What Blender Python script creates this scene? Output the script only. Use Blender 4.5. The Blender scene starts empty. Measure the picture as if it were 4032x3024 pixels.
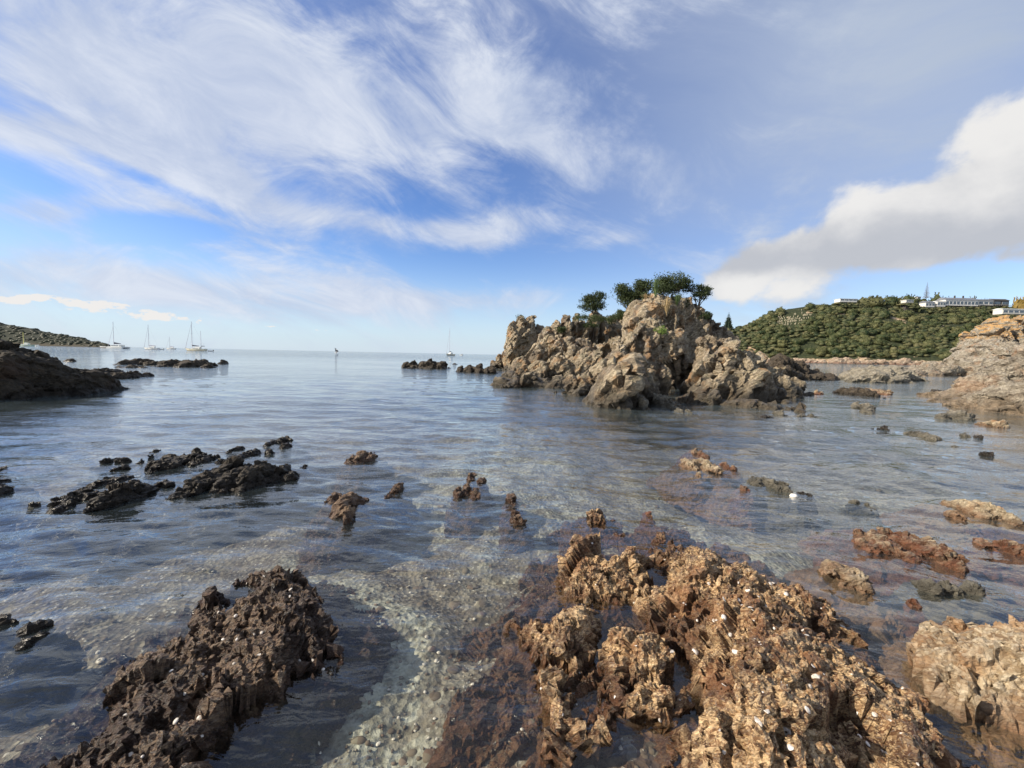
import bpy, bmesh, math, random
import numpy as np
from mathutils import Vector, Matrix
from mathutils.bvhtree import BVHTree
R = math.radians
SC = bpy.context.scene
COL = SC.collection
rng = np.random.default_rng(7)
random.seed(7)

# ------------------------------------------------------------------ camera, sky, sun, exposure
EYE = 1.7
FPX = 1573.0                      # focal length in pixels of the 4032 px wide photograph
PITCH, ROLL = math.atan(115 / FPX), math.atan(0.0209)
cF = np.array([0, math.cos(PITCH), -math.sin(PITCH)])
cU0 = np.array([0, math.sin(PITCH), math.cos(PITCH)]); cR0 = np.array([1.0, 0, 0])
cR = math.cos(ROLL) * cR0 + math.sin(ROLL) * cU0
cU = -math.sin(ROLL) * cR0 + math.cos(ROLL) * cU0
CAM = np.array([0, 0, EYE])
cam = bpy.data.cameras.new('camera'); co = bpy.data.objects.new('camera', cam); COL.objects.link(co)
co.matrix_world = Matrix([[cR[0], cU[0], -cF[0], 0], [cR[1], cU[1], -cF[1], 0], [cR[2], cU[2], -cF[2], EYE], [0, 0, 0, 1]])
cam.sensor_width = 36; cam.lens = FPX / 4032 * 36; cam.clip_end = 30000; cam.clip_start = 0.05
SC.camera = co
SUN_AZ, SUN_EL = -100.0, 33.0     # degrees from the view axis, negative = left

def ray(px, py):
    d = cF * FPX + cR * (px - 2016) + cU * (1512 - py)
    return d / np.linalg.norm(d)
def ground(px, py, z=0.0):
    d = ray(px, py); t = (z - EYE) / d[2]
    return CAM + d * t
def at_y(px, py, Y):
    d = ray(px, py); return CAM + d * (Y / d[1])
def azel(px, py):
    d = ray(px, py); return math.atan2(d[0], d[1]), math.asin(d[2])

# ------------------------------------------------------------------ node helper
class G:
    """small wrapper that writes node graphs (shader or geometry)"""
    def __init__(s, tree): s.t = tree
    def n(s, typ, ins=None, **props):
        nd = s.t.nodes.new(typ)
        for k, v in props.items(): setattr(nd, k, v)
        if ins:
            for k, v in ins.items(): s.set(nd.inputs[k], v)
        return nd
    def set(s, sock, v):
        if isinstance(v, bpy.types.NodeSocket): s.t.links.new(v, sock)
        elif v is not None: sock.default_value = v
    def m(s, op, a, b=None, c=None, clamp=False):
        nd = s.t.nodes.new('ShaderNodeMath'); nd.operation = op; nd.use_clamp = clamp
        for i, v in enumerate((a, b, c)):
            if v is not None: s.set(nd.inputs[i], v)
        return nd.outputs[0]
    def v(s, op, a, b=None, scale=None):
        nd = s.t.nodes.new('ShaderNodeVectorMath'); nd.operation = op
        s.set(nd.inputs[0], a)
        if b is not None: s.set(nd.inputs[1], b)
        if scale is not None: s.set(nd.inputs['Scale'], scale)
        return nd.outputs['Value'] if op in ('DOT_PRODUCT', 'LENGTH', 'DISTANCE') else nd.outputs['Vector']
    def noise(s, vec, scale, detail=3, rough=.5, dist=0, lac=2.0, col=False):
        nd = s.n('ShaderNodeTexNoise', {'Vector': vec, 'Scale': scale, 'Detail': detail, 'Roughness': rough, 'Distortion': dist, 'Lacunarity': lac}, noise_dimensions='3D')
        return nd.outputs['Color' if col else 0]
    def vor(s, vec, scale, feature='F1', rand=1.0, dim='3D'):
        return s.n('ShaderNodeTexVoronoi', {'Vector': vec, 'Scale': scale, 'Randomness': rand}, feature=feature, voronoi_dimensions=dim)
    def mr(s, x, a, b, c=0.0, d=1.0, smooth=True):
        nd = s.n('ShaderNodeMapRange', {'Value': x, 'From Min': a, 'From Max': b, 'To Min': c, 'To Max': d}, clamp=True)
        nd.interpolation_type = 'SMOOTHSTEP' if smooth else 'LINEAR'
        return nd.outputs[0]
    def mix(s, f, a, b, mode='MIX'):
        nd = s.t.nodes.new('ShaderNodeMix'); nd.data_type = 'RGBA'; nd.blend_type = mode; nd.clamp_factor = True
        s.set(nd.inputs[0], f)
        for i, c in ((6, a), (7, b)):
            if not isinstance(c, bpy.types.NodeSocket): c = (*c, 1) if len(c) == 3 else c
            s.set(nd.inputs[i], c)
        return nd.outputs[2]
    def ramp(s, f, stops):
        nd = s.t.nodes.new('ShaderNodeValToRGB'); s.set(nd.inputs[0], f)
        e = nd.color_ramp.elements
        while len(e) < len(stops): e.new(0.5)
        for i, (p, c) in enumerate(stops): e[i].position = p; e[i].color = (*c, 1) if len(c) == 3 else c
        return nd.outputs[0]
    def sep(s, v): return s.n('ShaderNodeSeparateXYZ', {0: v}).outputs
    def com(s, x, y, z): return s.n('ShaderNodeCombineXYZ', {0: x, 1: y, 2: z}).outputs[0]

# ---- world: Nishita sky with procedural cloud layers
W = bpy.data.worlds.new('World'); SC.world = W; W.use_nodes = True
nt = W.node_tree; nt.nodes.clear(); g = G(nt)
sky = g.n('ShaderNodeTexSky'); sky.sky_type = 'NISHITA'; sky.sun_disc = False
sky.sun_elevation = R(SUN_EL); sky.sun_rotation = R(SUN_AZ); sky.altitude = 0
sky.air_density = 1.0; sky.dust_density = .15; sky.ozone_density = 3.5
D = g.n('ShaderNodeTexCoord').outputs['Generated']
x, y, z = g.sep(D)[:3]
az = g.m('ARCTAN2', x, y); el = g.m('ARCSINE', z)
P = g.com(az, el, 0.0)
skyc = g.n('ShaderNodeHueSaturation', {'Color': sky.outputs[0], 'Saturation': 1.15, 'Value': 1.12, 'Hue': .513}).outputs[0]
front = g.mr(y, .02, .22)
yc = g.m('MAXIMUM', y, .05)
P2 = g.com(g.m('DIVIDE', x, yc), g.m('DIVIDE', z, yc), 0.0)     # tangent-plane sky coordinates, so cloud banks can be given where they stand
def blob(px, py, wpx, hpx, rot=0, w=1.0, soft=0.0):
    d = ray(px, py)
    mp = g.n('ShaderNodeMapping', {'Vector': P2, 'Location': (d[0] / d[1], d[2] / d[1], 0), 'Rotation': (0, 0, R(rot)), 'Scale': (wpx / FPX, hpx / FPX, 1)}, vector_type='TEXTURE')
    l = g.v('LENGTH', mp.outputs[0])
    return g.mr(l, soft, 1.0, w, 0.0)
def total(items):
    s_ = items[0]
    for i in items[1:]: s_ = g.m('ADD', s_, i)
    return g.m('MULTIPLY', s_, front)
# directional wisps: warped, stretched noise
Wp = g.v('ADD', P, g.v('SCALE', g.v('SUBTRACT', g.noise(P, 1.6, 2, .5, col=True), (.5, .5, .5)), scale=.32))
def streak(rot, sx, sy, scale, detail=7, rough=.58, dist=.35):
    mp = g.n('ShaderNodeMapping', {'Vector': Wp, 'Rotation': (0, 0, R(rot)), 'Scale': (sx, sy, 1)}, vector_type='TEXTURE')
    return g.noise(mp.outputs[0], scale, detail, rough, dist)
s1 = streak(-20, 2.6, .75, 2.8, 8, .62)
s2 = streak(-12, 1.9, .7, 7.0, 7, .66, .6)
s4 = streak(35, 1.7, .7, 4.0, 6, .6, .4)
wis = g.m('ADD', g.m('MULTIPLY', s1, .5), g.m('ADD', g.m('MULTIPLY', s2, .27), g.m('MULTIPLY', s4, .23)))
cover = total([
    blob(1300, 480, 1600, 640, -8, .34), blob(500, 250, 1300, 600, 0, .26), blob(2050, 480, 620, 330, -25, .2),
    blob(900, 720, 600, 130, -22, .26), blob(300, 560, 800, 110, -12, .30), blob(250, 830, 650, 95, 0, .30), blob(1500, 880, 700, 70, -6, .22),
    blob(1950, 900, 430, 110, 8, .30), blob(2350, 955, 260, 50, 10, .2), blob(1150, 1180, 1500, 150, 0, .34), blob(300, 1080, 1000, 150, 0, .30), blob(1900, 1180, 500, 60, 0, .2),
    blob(2500, 580, 230, 200, -30, .12), blob(3300, 1220, 700, 110, 0, .12),
    blob(3500, 500, 1000, 900, 0, .10), blob(550, 690, 620, 60, -22, -.34), blob(650, 880, 560, 70, -6, -.22), blob(2000, 640, 330, 100, -14, -.30),
    blob(2800, 250, 420, 300, 30, -.24), blob(2250, 780, 700, 110, -10, -.20), blob(2150, 1060, 650, 90, 0, -.30), blob(1450, 1010, 500, 60, -10, -.12),
])
cir = g.mr(g.m('ADD', g.m('MULTIPLY', g.m('SUBTRACT', wis, .5), 1.75), g.m('MULTIPLY', cover, .62)), -.05, .27, 0, 1)
cir = g.m('MULTIPLY', cir, .93)
hi = g.m('ADD', g.mr(el, .50, .95), g.m('SUBTRACT', 1.0, front), clamp=True)      # the thin high cloud goes on overhead and behind
cir = g.m('ADD', cir, g.m('MULTIPLY', hi, g.mr(wis, .36, .60, .45, .95)), clamp=True)
# smooth milky veil on the right and at the top left
veil = g.m('MULTIPLY', total([blob(3600, 300, 1900, 1200, 20, 1.0), blob(300, 0, 1500, 700, 0, .3), blob(-600, 1050, 1800, 500, 0, .35)]),
           g.mr(s1, .2, .75, .65, 1.0))
# horizon brightening
hz = g.mr(el, -.02, .24, .85, 0.0)
hz = g.m('MULTIPLY', hz, g.mr(az, .1, .75, 1.0, .8))
# cumulus on the right
cn = g.noise(g.v('MULTIPLY', P, (1, 1.25, 1)), 7.0, 8, .56, .25)
cn2 = g.noise(g.v('MULTIPLY', P, (1, 1.3, 1)), 17, 5, .55, .1)
cumb = total([blob(4300, 720, 1150, 560, 14, 1.15), blob(3560, 880, 700, 250, 10, .95), blob(4000, 500, 520, 330, 25, .5), blob(3380, 950, 560, 190, 14, .95),
              blob(3060, 1140, 520, 120, 0, .95), blob(2930, 1050, 340, 120, 25, .75), blob(3900, 1120, 700, 120, 4, -.9)])
cum_r = g.m('ADD', g.m('ADD', cumb, g.m('MULTIPLY', g.m('SUBTRACT', cn, .5), 2.3)), g.m('MULTIPLY', g.m('SUBTRACT', cn2, .5), .7))
cum = g.m('MULTIPLY', g.mr(cum_r, .30, .86), g.mr(cumb, .03, .25))
# small low clouds over the left horizon
lowb = total([blob(90, 1176, 210, 34, 0, .9), blob(370, 1206, 290, 36, -3, .9), blob(620, 1246, 190, 32, 0, .9), blob(790, 1262, 30, 16, 20, .7), blob(-300, 1180, 300, 40, 0, .8), blob(1050, 1285, 90, 8, 0, .4), blob(1280, 1300, 200, 7, 0, .3)])
low = g.m('MULTIPLY', g.mr(lowb, .05, .35), g.mr(g.m('ADD', lowb, g.m('MULTIPLY', g.m('SUBTRACT', g.noise(g.v('MULTIPLY', P, (1, 2.2, 1)), 38, 6, .62), .5), 3.4)), .34, .62))
ccir = g.mix(g.mr(s2, .35, .75), (3.4, 3.9, 5.0), (5.0, 5.3, 5.9))
ccir = g.mix(g.mr(az, .2, .9), ccir, (2.9, 3.4, 4.2))
# cumulus shading: bright upper left, grey body and base
lit = total([blob(3050, 1140, 520, 110, 0, .9), blob(3950, 430, 1000, 420, 25, .9), blob(3300, 800, 500, 220, 20, .5), blob(3800, 960, 900, 150, 2, -.6), blob(2900, 1020, 300, 90, 0, -.7), blob(3300, 1010, 300, 80, 0, -.4)])
shade = g.mr(g.m('ADD', g.m('ADD', lit, .12), g.m('MULTIPLY', g.m('SUBTRACT', g.m('ADD', cn, g.m('MULTIPLY', cn2, .5)), .75), 1.6)), -.35, 1.05)
ccum = g.mix(shade, (3.5, 3.6, 3.85), (5.7, 5.6, 5.45))
c = g.mix(hz, skyc, (3.7, 4.6, 5.7))
c = g.mix(veil, c, (3.2, 3.7, 4.6))
c = g.mix(cir, c, ccir)
c = g.mix(g.m('MULTIPLY', low, .92), c, (5.8, 5.6, 5.4))
c = g.mix(g.m('MULTIPLY', cum, .95), c, ccum)
bg = g.n('ShaderNodeBackground', {'Color': c, 'Strength': .1})
out = g.n('ShaderNodeOutputWorld', {'Surface': bg.outputs[0]})
W.cycles.sampling_method = 'MANUAL'; W.cycles.sample_map_resolution = 512

sun = bpy.data.lights.new('sun', 'SUN'); so = bpy.data.objects.new('sun', sun); COL.objects.link(so)
sun.energy = 5.0; sun.angle = R(.53); sun.color = (1.0, .885, .72)
sv = Vector((math.sin(R(SUN_AZ)) * math.cos(R(SUN_EL)), math.cos(R(SUN_AZ)) * math.cos(R(SUN_EL)), math.sin(R(SUN_EL))))
so.rotation_euler = sv.to_track_quat('Z', 'Y').to_euler(); so.location = sv * 50
SC.view_settings.view_transform = 'Standard'; SC.view_settings.look = 'None'
SC.view_settings.exposure = 0.62; SC.view_settings.gamma = 1; SC.view_settings.use_curve_mapping = False
SC.render.engine = 'CYCLES'
SC.cycles.transparent_max_bounces = 12; SC.cycles.max_bounces = 6; SC.cycles.glossy_bounces = 3; SC.cycles.transmission_bounces = 4

# ------------------------------------------------------------------ helpers
def tag(o, label=None, cat=None, group=None, kind=None):
    if label: o['label'] = label
    if cat: o['category'] = cat
    if group: o['group'] = group
    if kind: o['kind'] = kind
    return o
def mesh_np(name, V, F, smooth=False):
    me = bpy.data.meshes.new(name); V = np.asarray(V, float); F = np.asarray(F, np.int32)
    me.vertices.add(len(V)); me.vertices.foreach_set('co', V.ravel())
    k = F.shape[1]; me.loops.add(F.size); me.polygons.add(len(F))
    me.loops.foreach_set('vertex_index', F.ravel())
    me.polygons.foreach_set('loop_start', np.arange(0, F.size, k, dtype=np.int32))
    me.polygons.foreach_set('loop_total', np.full(len(F), k, np.int32))
    me.update(calc_edges=True)
    if smooth: me.polygons.foreach_set('use_smooth', np.ones(len(F), bool))
    return me
def link(name, me, mat=None, parent=None, loc=None):
    o = bpy.data.objects.new(name, me); COL.objects.link(o)
    if mat and not me.materials: me.materials.append(mat)
    if parent: o.parent = parent
    if loc is not None: o.location = loc
    return o
def empty(name, loc, label, cat, group=None, rot=0.0, scale=1.0):
    o = bpy.data.objects.new(name, None); COL.objects.link(o); o.empty_display_size = .1
    o.location = loc; o.rotation_euler = (0, 0, rot); o.scale = (scale,) * 3
    return tag(o, label, cat, group)
class MB:
    def __init__(s): s.V = []; s.F = []
    def add(s, V, F):
        b = len(s.V); s.V += [tuple(v) for v in V]; s.F += [tuple(i + b for i in f) for f in F]; return s
    def box(s, x0, x1, y0, y1, z0, z1):
        V = [(x0, y0, z0), (x1, y0, z0), (x1, y1, z0), (x0, y1, z0), (x0, y0, z1), (x1, y0, z1), (x1, y1, z1), (x0, y1, z1)]
        return s.add(V, [(0, 3, 2, 1), (4, 5, 6, 7), (0, 1, 5, 4), (1, 2, 6, 5), (2, 3, 7, 6), (3, 0, 4, 7)])
    def tube(s, pts, rad, n=6):
        pts = [Vector(p) for p in pts]; rad = [rad] * len(pts) if isinstance(rad, (int, float)) else rad
        V = []; F = []
        for i, p in enumerate(pts):
            t = (pts[min(i + 1, len(pts) - 1)] - pts[max(i - 1, 0)]).normalized()
            a = t.orthogonal().normalized(); b = t.cross(a)
            for k in range(n):
                w = 2 * math.pi * k / n; V.append(p + (a * math.cos(w) + b * math.sin(w)) * rad[i])
        for i in range(len(pts) - 1):
            for k in range(n): F.append((i * n + k, i * n + (k + 1) % n, (i + 1) * n + (k + 1) % n, (i + 1) * n + k))
        F.append(tuple(range(n - 1, -1, -1))); F.append(tuple((len(pts) - 1) * n + k for k in range(n)))
        return s.add(V, F)
    def build(s, name, mat, parent=None, smooth=False):
        me = bpy.data.meshes.new(name); me.from_pydata(s.V, [], s.F); me.update()
        if smooth: me.polygons.foreach_set('use_smooth', [True] * len(me.polygons))
        return link(name, me, mat, parent)
# value noise in numpy
def _hash(ix, iy, iz, seed):
    h = (ix * 374761393 + iy * 668265263 + iz * 2147483647 + seed * 1274126177) & 0xffffffff
    h = ((h ^ (h >> 13)) * 1274126177) & 0xffffffff
    return ((h ^ (h >> 16)) & 0xffff) / 65535.0
def vnoise(x, y, seed=0):
    x = np.asarray(x, float); y = np.asarray(y, float)
    ix = np.floor(x).astype(np.int64); iy = np.floor(y).astype(np.int64); fx = x - ix; fy = y - iy
    fx = fx * fx * (3 - 2 * fx); fy = fy * fy * (3 - 2 * fy); z = np.zeros_like(ix)
    a = _hash(ix, iy, z, seed); b = _hash(ix + 1, iy, z, seed); c_ = _hash(ix, iy + 1, z, seed); d = _hash(ix + 1, iy + 1, z, seed)
    return (a + (b - a) * fx) * (1 - fy) + (c_ + (d - c_) * fx) * fy
def fbm(x, y, octv=4, seed=0, gain=.5):
    s_ = 0; a = 1; t = 0
    for i in range(octv):
        s_ = s_ + a * (vnoise(x * 2 ** i, y * 2 ** i, seed + i) - .5); t += a; a *= gain
    return s_ / t * 2
def sdf_poly(X, Y, poly):
    """positive inside"""
    d = np.full(X.shape, 1e9); inside = np.zeros(X.shape, bool); n = len(poly)
    for i in range(n):
        ax, ay = poly[i][:2]; bx, by = poly[(i + 1) % n][:2]
        ex, ey = bx - ax, by - ay; wx, wy = X - ax, Y - ay
        t = np.clip((wx * ex + wy * ey) / (ex * ex + ey * ey + 1e-12), 0, 1)
        d = np.minimum(d, np.hypot(wx - t * ex, wy - t * ey))
        cnd = ((ay > Y) != (by > Y)) & (X < (bx - ax) * (Y - ay) / (by - ay + 1e-12) + ax)
        inside ^= cnd
    return np.where(inside, d, -d)
def sdf_line(X, Y, pts):
    d = np.full(X.shape, 1e9)
    for i in range(len(pts) - 1):
        ax, ay = pts[i][:2]; bx, by = pts[i + 1][:2]; ex, ey = bx - ax, by - ay
        t = np.clip(((X - ax) * ex + (Y - ay) * ey) / (ex * ex + ey * ey + 1e-12), 0, 1)
        d = np.minimum(d, np.hypot(X - ax - t * ex, Y - ay - t * ey))
    return d
def ss(x, a, b):
    t = np.clip((x - a) / (b - a), 0, 1); return t * t * (3 - 2 * t)
K = 4032 / 2212.0
def gp(pts, z=0.0):
    """waterline points given on the 2212 px wide view -> plan points"""
    return [tuple(ground(p[0] * K, p[1] * K, p[2] if len(p) > 2 else z)[:2]) for p in pts]

# ------------------------------------------------------------------ materials
def new_mat(name):
    m = bpy.data.materials.new(name); m.use_nodes = True; m.node_tree.nodes.clear(); return m, G(m.node_tree)
def finish(g, col, rough=.8, bump=None, bdist=.01, bstr=.6, spec=.3, metal=0.0, extra=None):
    ins = {'Base Color': (*col, 1) if isinstance(col, tuple) and len(col) == 3 else col, 'Roughness': rough, 'Specular IOR Level': spec, 'Metallic': metal}
    if extra: ins.update(extra)
    if bump is not None: ins['Normal'] = g.n('ShaderNodeBump', {'Height': bump, 'Distance': bdist, 'Strength': bstr}).outputs[0]
    b = g.n('ShaderNodeBsdfPrincipled', ins); g.n('ShaderNodeOutputMaterial', {'Surface': b.outputs[0]})
def plain(name, col, rough=.5, var=.12, scale=3, metal=0.0):
    m, g = new_mat(name); P = g.n('ShaderNodeNewGeometry').outputs['Position']
    f = g.noise(P, scale, 4, .6)
    c_ = g.mix(g.mr(f, .3, .7), tuple(v * (1 - var) for v in col), tuple(min(1, v * (1 + var)) for v in col))
    finish(g, c_, rough, metal=metal); return m
def rock_mat(name, cols, sc=1.0, wet=(0.05, 0.45), wetcol=(.028, .024, .02), wetr=.38, cell=9.0, pale=None, orange=None, bd=.012, vein=.0, top=None, moss=None, cellmix=.55, stain=None, dry=.88):
    """cols: four stone colours; sc: pattern size in metres; wet: heights between which the tidal band fades"""
    m, g = new_mat(name)
    geo = g.n('ShaderNodeNewGeometry'); P = geo.outputs['Position']; Nz = g.sep(geo.outputs['Normal'])[2]; Pz = g.sep(P)[2]
    Q = g.v('MULTIPLY', g.n('ShaderNodeVectorRotate', {'Vector': P, 'Rotation': (.5, .3, .9)}, rotation_type='EULER_XYZ').outputs[0], (1, 1, 2.4))
    Q = g.v('ADD', Q, g.v('SCALE', g.v('SUBTRACT', g.noise(P, 1.5 / sc, 2, .5, col=True), (.5, .5, .5)), scale=.5 * sc))
    f1 = g.noise(Q, .9 / sc, 6, .62); f2 = g.noise(P, 4.5 / sc, 5, .65)
    base = g.ramp(g.m('ADD', g.m('MULTIPLY', f1, .7), g.m('MULTIPLY', f2, .3)), [(.33, cols[0]), (.46, cols[1]), (.55, cols[2]), (.68, cols[3])])
    vc = g.vor(Q, cell); cc = g.sep(vc.outputs['Color'])
    base = g.mix(g.m('MULTIPLY', g.mr(cc[0], .35, 1.0), cellmix), base, cols[3])
    base = g.mix(g.m('MULTIPLY', g.mr(cc[1], .6, 1.0), cellmix), base, cols[0])
    vd = g.vor(Q, cell * 3.1); cd = g.sep(vd.outputs['Color'])
    base = g.mix(g.m('MULTIPLY', g.mr(cd[0], .4, 1.0), cellmix * .8), base, tuple(v * 1.3 for v in cols[3]))
    base = g.mix(g.m('MULTIPLY', g.mr(cd[2], .5, 1.0), cellmix * .8), base, tuple(v * .45 for v in cols[1]))
    if stain:
        sf_ = g.noise(g.v('ADD', g.v('MULTIPLY', P, (1, 1, .55)), (5, 9, 2)), stain[4], 5, .6, .6)
        base = g.mix(g.m('MULTIPLY', g.mr(sf_, .50, .60), stain[3]), base, stain[:3])
    if vein > 0:
        ve = g.noise(Q, 3.2 / sc, 3, .55, .8)
        base = g.mix(g.m('MULTIPLY', g.mr(g.m('ABSOLUTE', g.m('SUBTRACT', ve, .5)), .018, .0), vein), base, (.42, .40, .36))
    if orange:
        base = g.mix(g.m('MULTIPLY', g.mr(g.noise(g.v('ADD', P, (7, 3, 1)), .8 / sc, 4, .6), .52, .66), orange[3]), base, orange[:3])
    if pale:
        base = g.mix(g.m('MULTIPLY', g.mr(g.noise(g.v('ADD', P, (17, 3, 11)), 2.2 / sc, 6, .7), .54, .64), g.m('MULTIPLY', g.mr(Pz, pale[4], pale[4] + .6), pale[3])), base, pale[:3])
    if top:
        tf = g.m('MULTIPLY', g.mr(g.m('ADD', Pz, g.m('MULTIPLY', g.noise(P, .9 / sc, 5, .65), 1.8)), top[4] + .6, top[4] + 1.2), g.mr(Nz, .05, .5))
        base = g.mix(g.m('MULTIPLY', tf, top[3]), base, top[:3])
    if moss:
        mf = g.m('MULTIPLY', g.mr(g.noise(g.v('ADD', P, (2, 31, 5)), 1.1 / sc, 5, .65), .5, .62), g.mr(Nz, .1, .6))
        base = g.mix(g.m('MULTIPLY', mf, moss[3]), base, moss[:3])
    w = g.mr(g.m('ADD', Pz, g.m('MULTIPLY', g.m('SUBTRACT', f1, .5), (wet[1] - wet[0]) * 1.6)), wet[1], wet[0])
    wc = g.mix(g.mr(f2, .42, .62), wetcol, tuple(min(1, v * 2.0) for v in wetcol))
    base = g.mix(g.m('MULTIPLY', w, .86), base, wc)
    rough = g.m('ADD', g.m('MULTIPLY', w, wetr - dry), g.mr(f2, .38, .62, dry - .14, dry + .04))
    fine = g.m('ADD', g.noise(Q, 16 / sc, 5, .7), g.m('ADD', g.m('MULTIPLY', cd[1], .45), g.m('MULTIPLY', cc[2], .7)))
    finish(g, base, rough, fine, bd * 2.4, 1.0, spec=.35)
    return m
M = {}
M['stack'] = rock_mat('stack_stone', [(.075, .058, .04), (.21, .165, .11), (.35, .28, .185), (.56, .47, .33)], .8, (.25, .95), (.045, .038, .028), .45, 5.0,
                      pale=(.46, .43, .38, .5, 1.4), orange=(.38, .20, .075, .6), bd=.03, vein=.25, moss=(.07, .08, .035, .45), stain=(.10, .075, .055, .72, .42))
M['grey'] = rock_mat('grey_stone', [(.13, .12, .10), (.20, .18, .145), (.27, .24, .185), (.36, .32, .24)], .6, (.0, .35), (.06, .055, .042), .5, 7.0, bd=.02)
M['pale'] = rock_mat('pale_stone', [(.09, .075, .058), (.18, .15, .112), (.27, .235, .18), (.40, .355, .28)], 1.0, (.05, .9), (.12, .09, .06), .55, 3.5,
                     pale=(.46, .44, .40, .5, 2.0), orange=(.36, .18, .08, .35), bd=.03, top=(.42, .24, .08, .8, 6.1))
M['tan'] = rock_mat('tan_stone', [(.12, .085, .05), (.23, .165, .10), (.33, .26, .165), (.46, .39, .27)], .5, (.0, .12), (.10, .055, .03), .4, 12.0, orange=(.34, .16, .06, .6), bd=.01, vein=.2)
M['red'] = rock_mat('red_stone', [(.07, .035, .022), (.15, .075, .042), (.25, .16, .09), (.42, .36, .25)], .3, (.0, .14), (.09, .035, .018), .35, 12.0, bd=.01, cellmix=.7)
M['dark'] = rock_mat('dark_stone', [(.018, .015, .012), (.036, .028, .021), (.060, .047, .033), (.12, .095, .065)], .4, (.02, .22), (.022, .018, .014), .34, 10.0, bd=.015)
M['headland'] = rock_mat('headland_stone', [(.018, .014, .010), (.032, .026, .017), (.050, .038, .025), (.078, .062, .04)], .9, (.05, .5), (.02, .017, .013), .45, 5.0, orange=(.10, .05, .03, .3), bd=.03)
M['brown'] = rock_mat('brown_stone', [(.06, .035, .022), (.12, .07, .042), (.19, .12, .07), (.32, .23, .15)], .25, (.0, .12), (.05, .028, .018), .28, 16.0, bd=.008, vein=.15)
M['reef_r'] = rock_mat('reef_gold_stone', [(.045, .021, .012), (.15, .072, .034), (.36, .205, .095), (.72, .52, .29)], .22, (-.01, .09), (.065, .030, .016), .25, 32.0, orange=(.25, .11, .045, .6), bd=.006, vein=.35, cellmix=.75, stain=(.085, .036, .018, .8, 1.9), dry=.58)
M['reef_l'] = rock_mat('reef_brown_stone', [(.025, .014, .010), (.065, .034, .021), (.12, .068, .042), (.27, .19, .12)], .22, (-.02, .08), (.030, .016, .011), .24, 32.0, bd=.006, vein=.3, cellmix=.7, stain=(.03, .016, .011, .7, 2.3), dry=.5)
M['boulder'] = rock_mat('boulder_stone', [(.14, .085, .045), (.28, .19, .105), (.43, .32, .19), (.60, .51, .36)], .4, (-.02, .10), (.10, .055, .03), .35, 14.0, pale=(.50, .48, .43, .55, .1), orange=(.30, .15, .06, .6), bd=.008, vein=.2)

# ------------------------------------------------------------------ fractured-rock displacement (geometry nodes, baked to plain meshes)
def disp_tree(name, layers, rot, stretch, warp, seed, fine):
    t = bpy.data.node_groups.new(name, 'GeometryNodeTree')
    t.interface.new_socket('Geometry', in_out='INPUT', socket_type='NodeSocketGeometry')
    t.interface.new_socket('Geometry', in_out='OUTPUT', socket_type='NodeSocketGeometry')
    g = G(t); gi = g.n('NodeGroupInput'); go = g.n('NodeGroupOutput'); geo = gi.outputs[0]
    for li, (cs, amp, crack) in enumerate(layers):
        P = g.n('GeometryNodeInputPosition').outputs[0]; N = g.n('GeometryNodeInputNormal').outputs[0]
        P1 = g.v('ADD', P, (seed * 3.17, seed * 1.3, li * 5.1))
        P1 = g.v('ADD', P1, g.v('SCALE', g.v('SUBTRACT', g.noise(P1, .8 / cs, 2, .5, col=True), (.5, .5, .5)), scale=cs * warp))
        Q = g.n('ShaderNodeVectorRotate', {'Vector': P1, 'Rotation': rot}, rotation_type='EULER_XYZ').outputs[0]
        Q = g.v('MULTIPLY', Q, tuple(v / cs for v in stretch))
        vr = g.vor(Q, 1.0); col = vr.outputs['Color']
        loc = g.v('SUBTRACT', Q, vr.outputs['Position'])
        tilt = g.v('DOT_PRODUCT', loc, g.v('SUBTRACT', col, (.5, .5, .5)))
        d = g.m('ADD', g.m('MULTIPLY', tilt, 1.7), g.m('SUBTRACT', g.sep(col)[0], .5))
        if crack:
            e = g.vor(Q, 1.0, 'DISTANCE_TO_EDGE').outputs['Distance']
            d = g.m('SUBTRACT', d, g.mr(e, .10, 0, 0, crack))
        msk = g.mr(g.noise(g.v('ADD', P, (li * 9.1, seed, 3.3)), .55 / cs, 2, .5), .34, .64, .35, 1.5)
        off = g.v('SCALE', N, scale=g.m('MULTIPLY', g.m('MULTIPLY', d, amp), msk))
        geo = g.n('GeometryNodeSetPosition', {'Geometry': geo, 'Offset': off}).outputs[0]
    if fine:
        P = g.n('GeometryNodeInputPosition').outputs[0]
        nz = g.v('SUBTRACT', g.noise(P, fine[0], 4, .65, col=True), (.5, .5, .5))
        geo = g.n('GeometryNodeSetPosition', {'Geometry': geo, 'Offset': g.v('SCALE', nz, scale=fine[1])}).outputs[0]
    t.links.new(geo, go.inputs[0]); return t
PENDING = []
def queue(o, voxel, tree):
    if voxel:
        r = o.modifiers.new('r', 'REMESH'); r.mode = 'VOXEL'; r.voxel_size = voxel; r.adaptivity = 0
    m = o.modifiers.new('d', 'NODES'); m.node_group = tree; PENDING.append(o)
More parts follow.
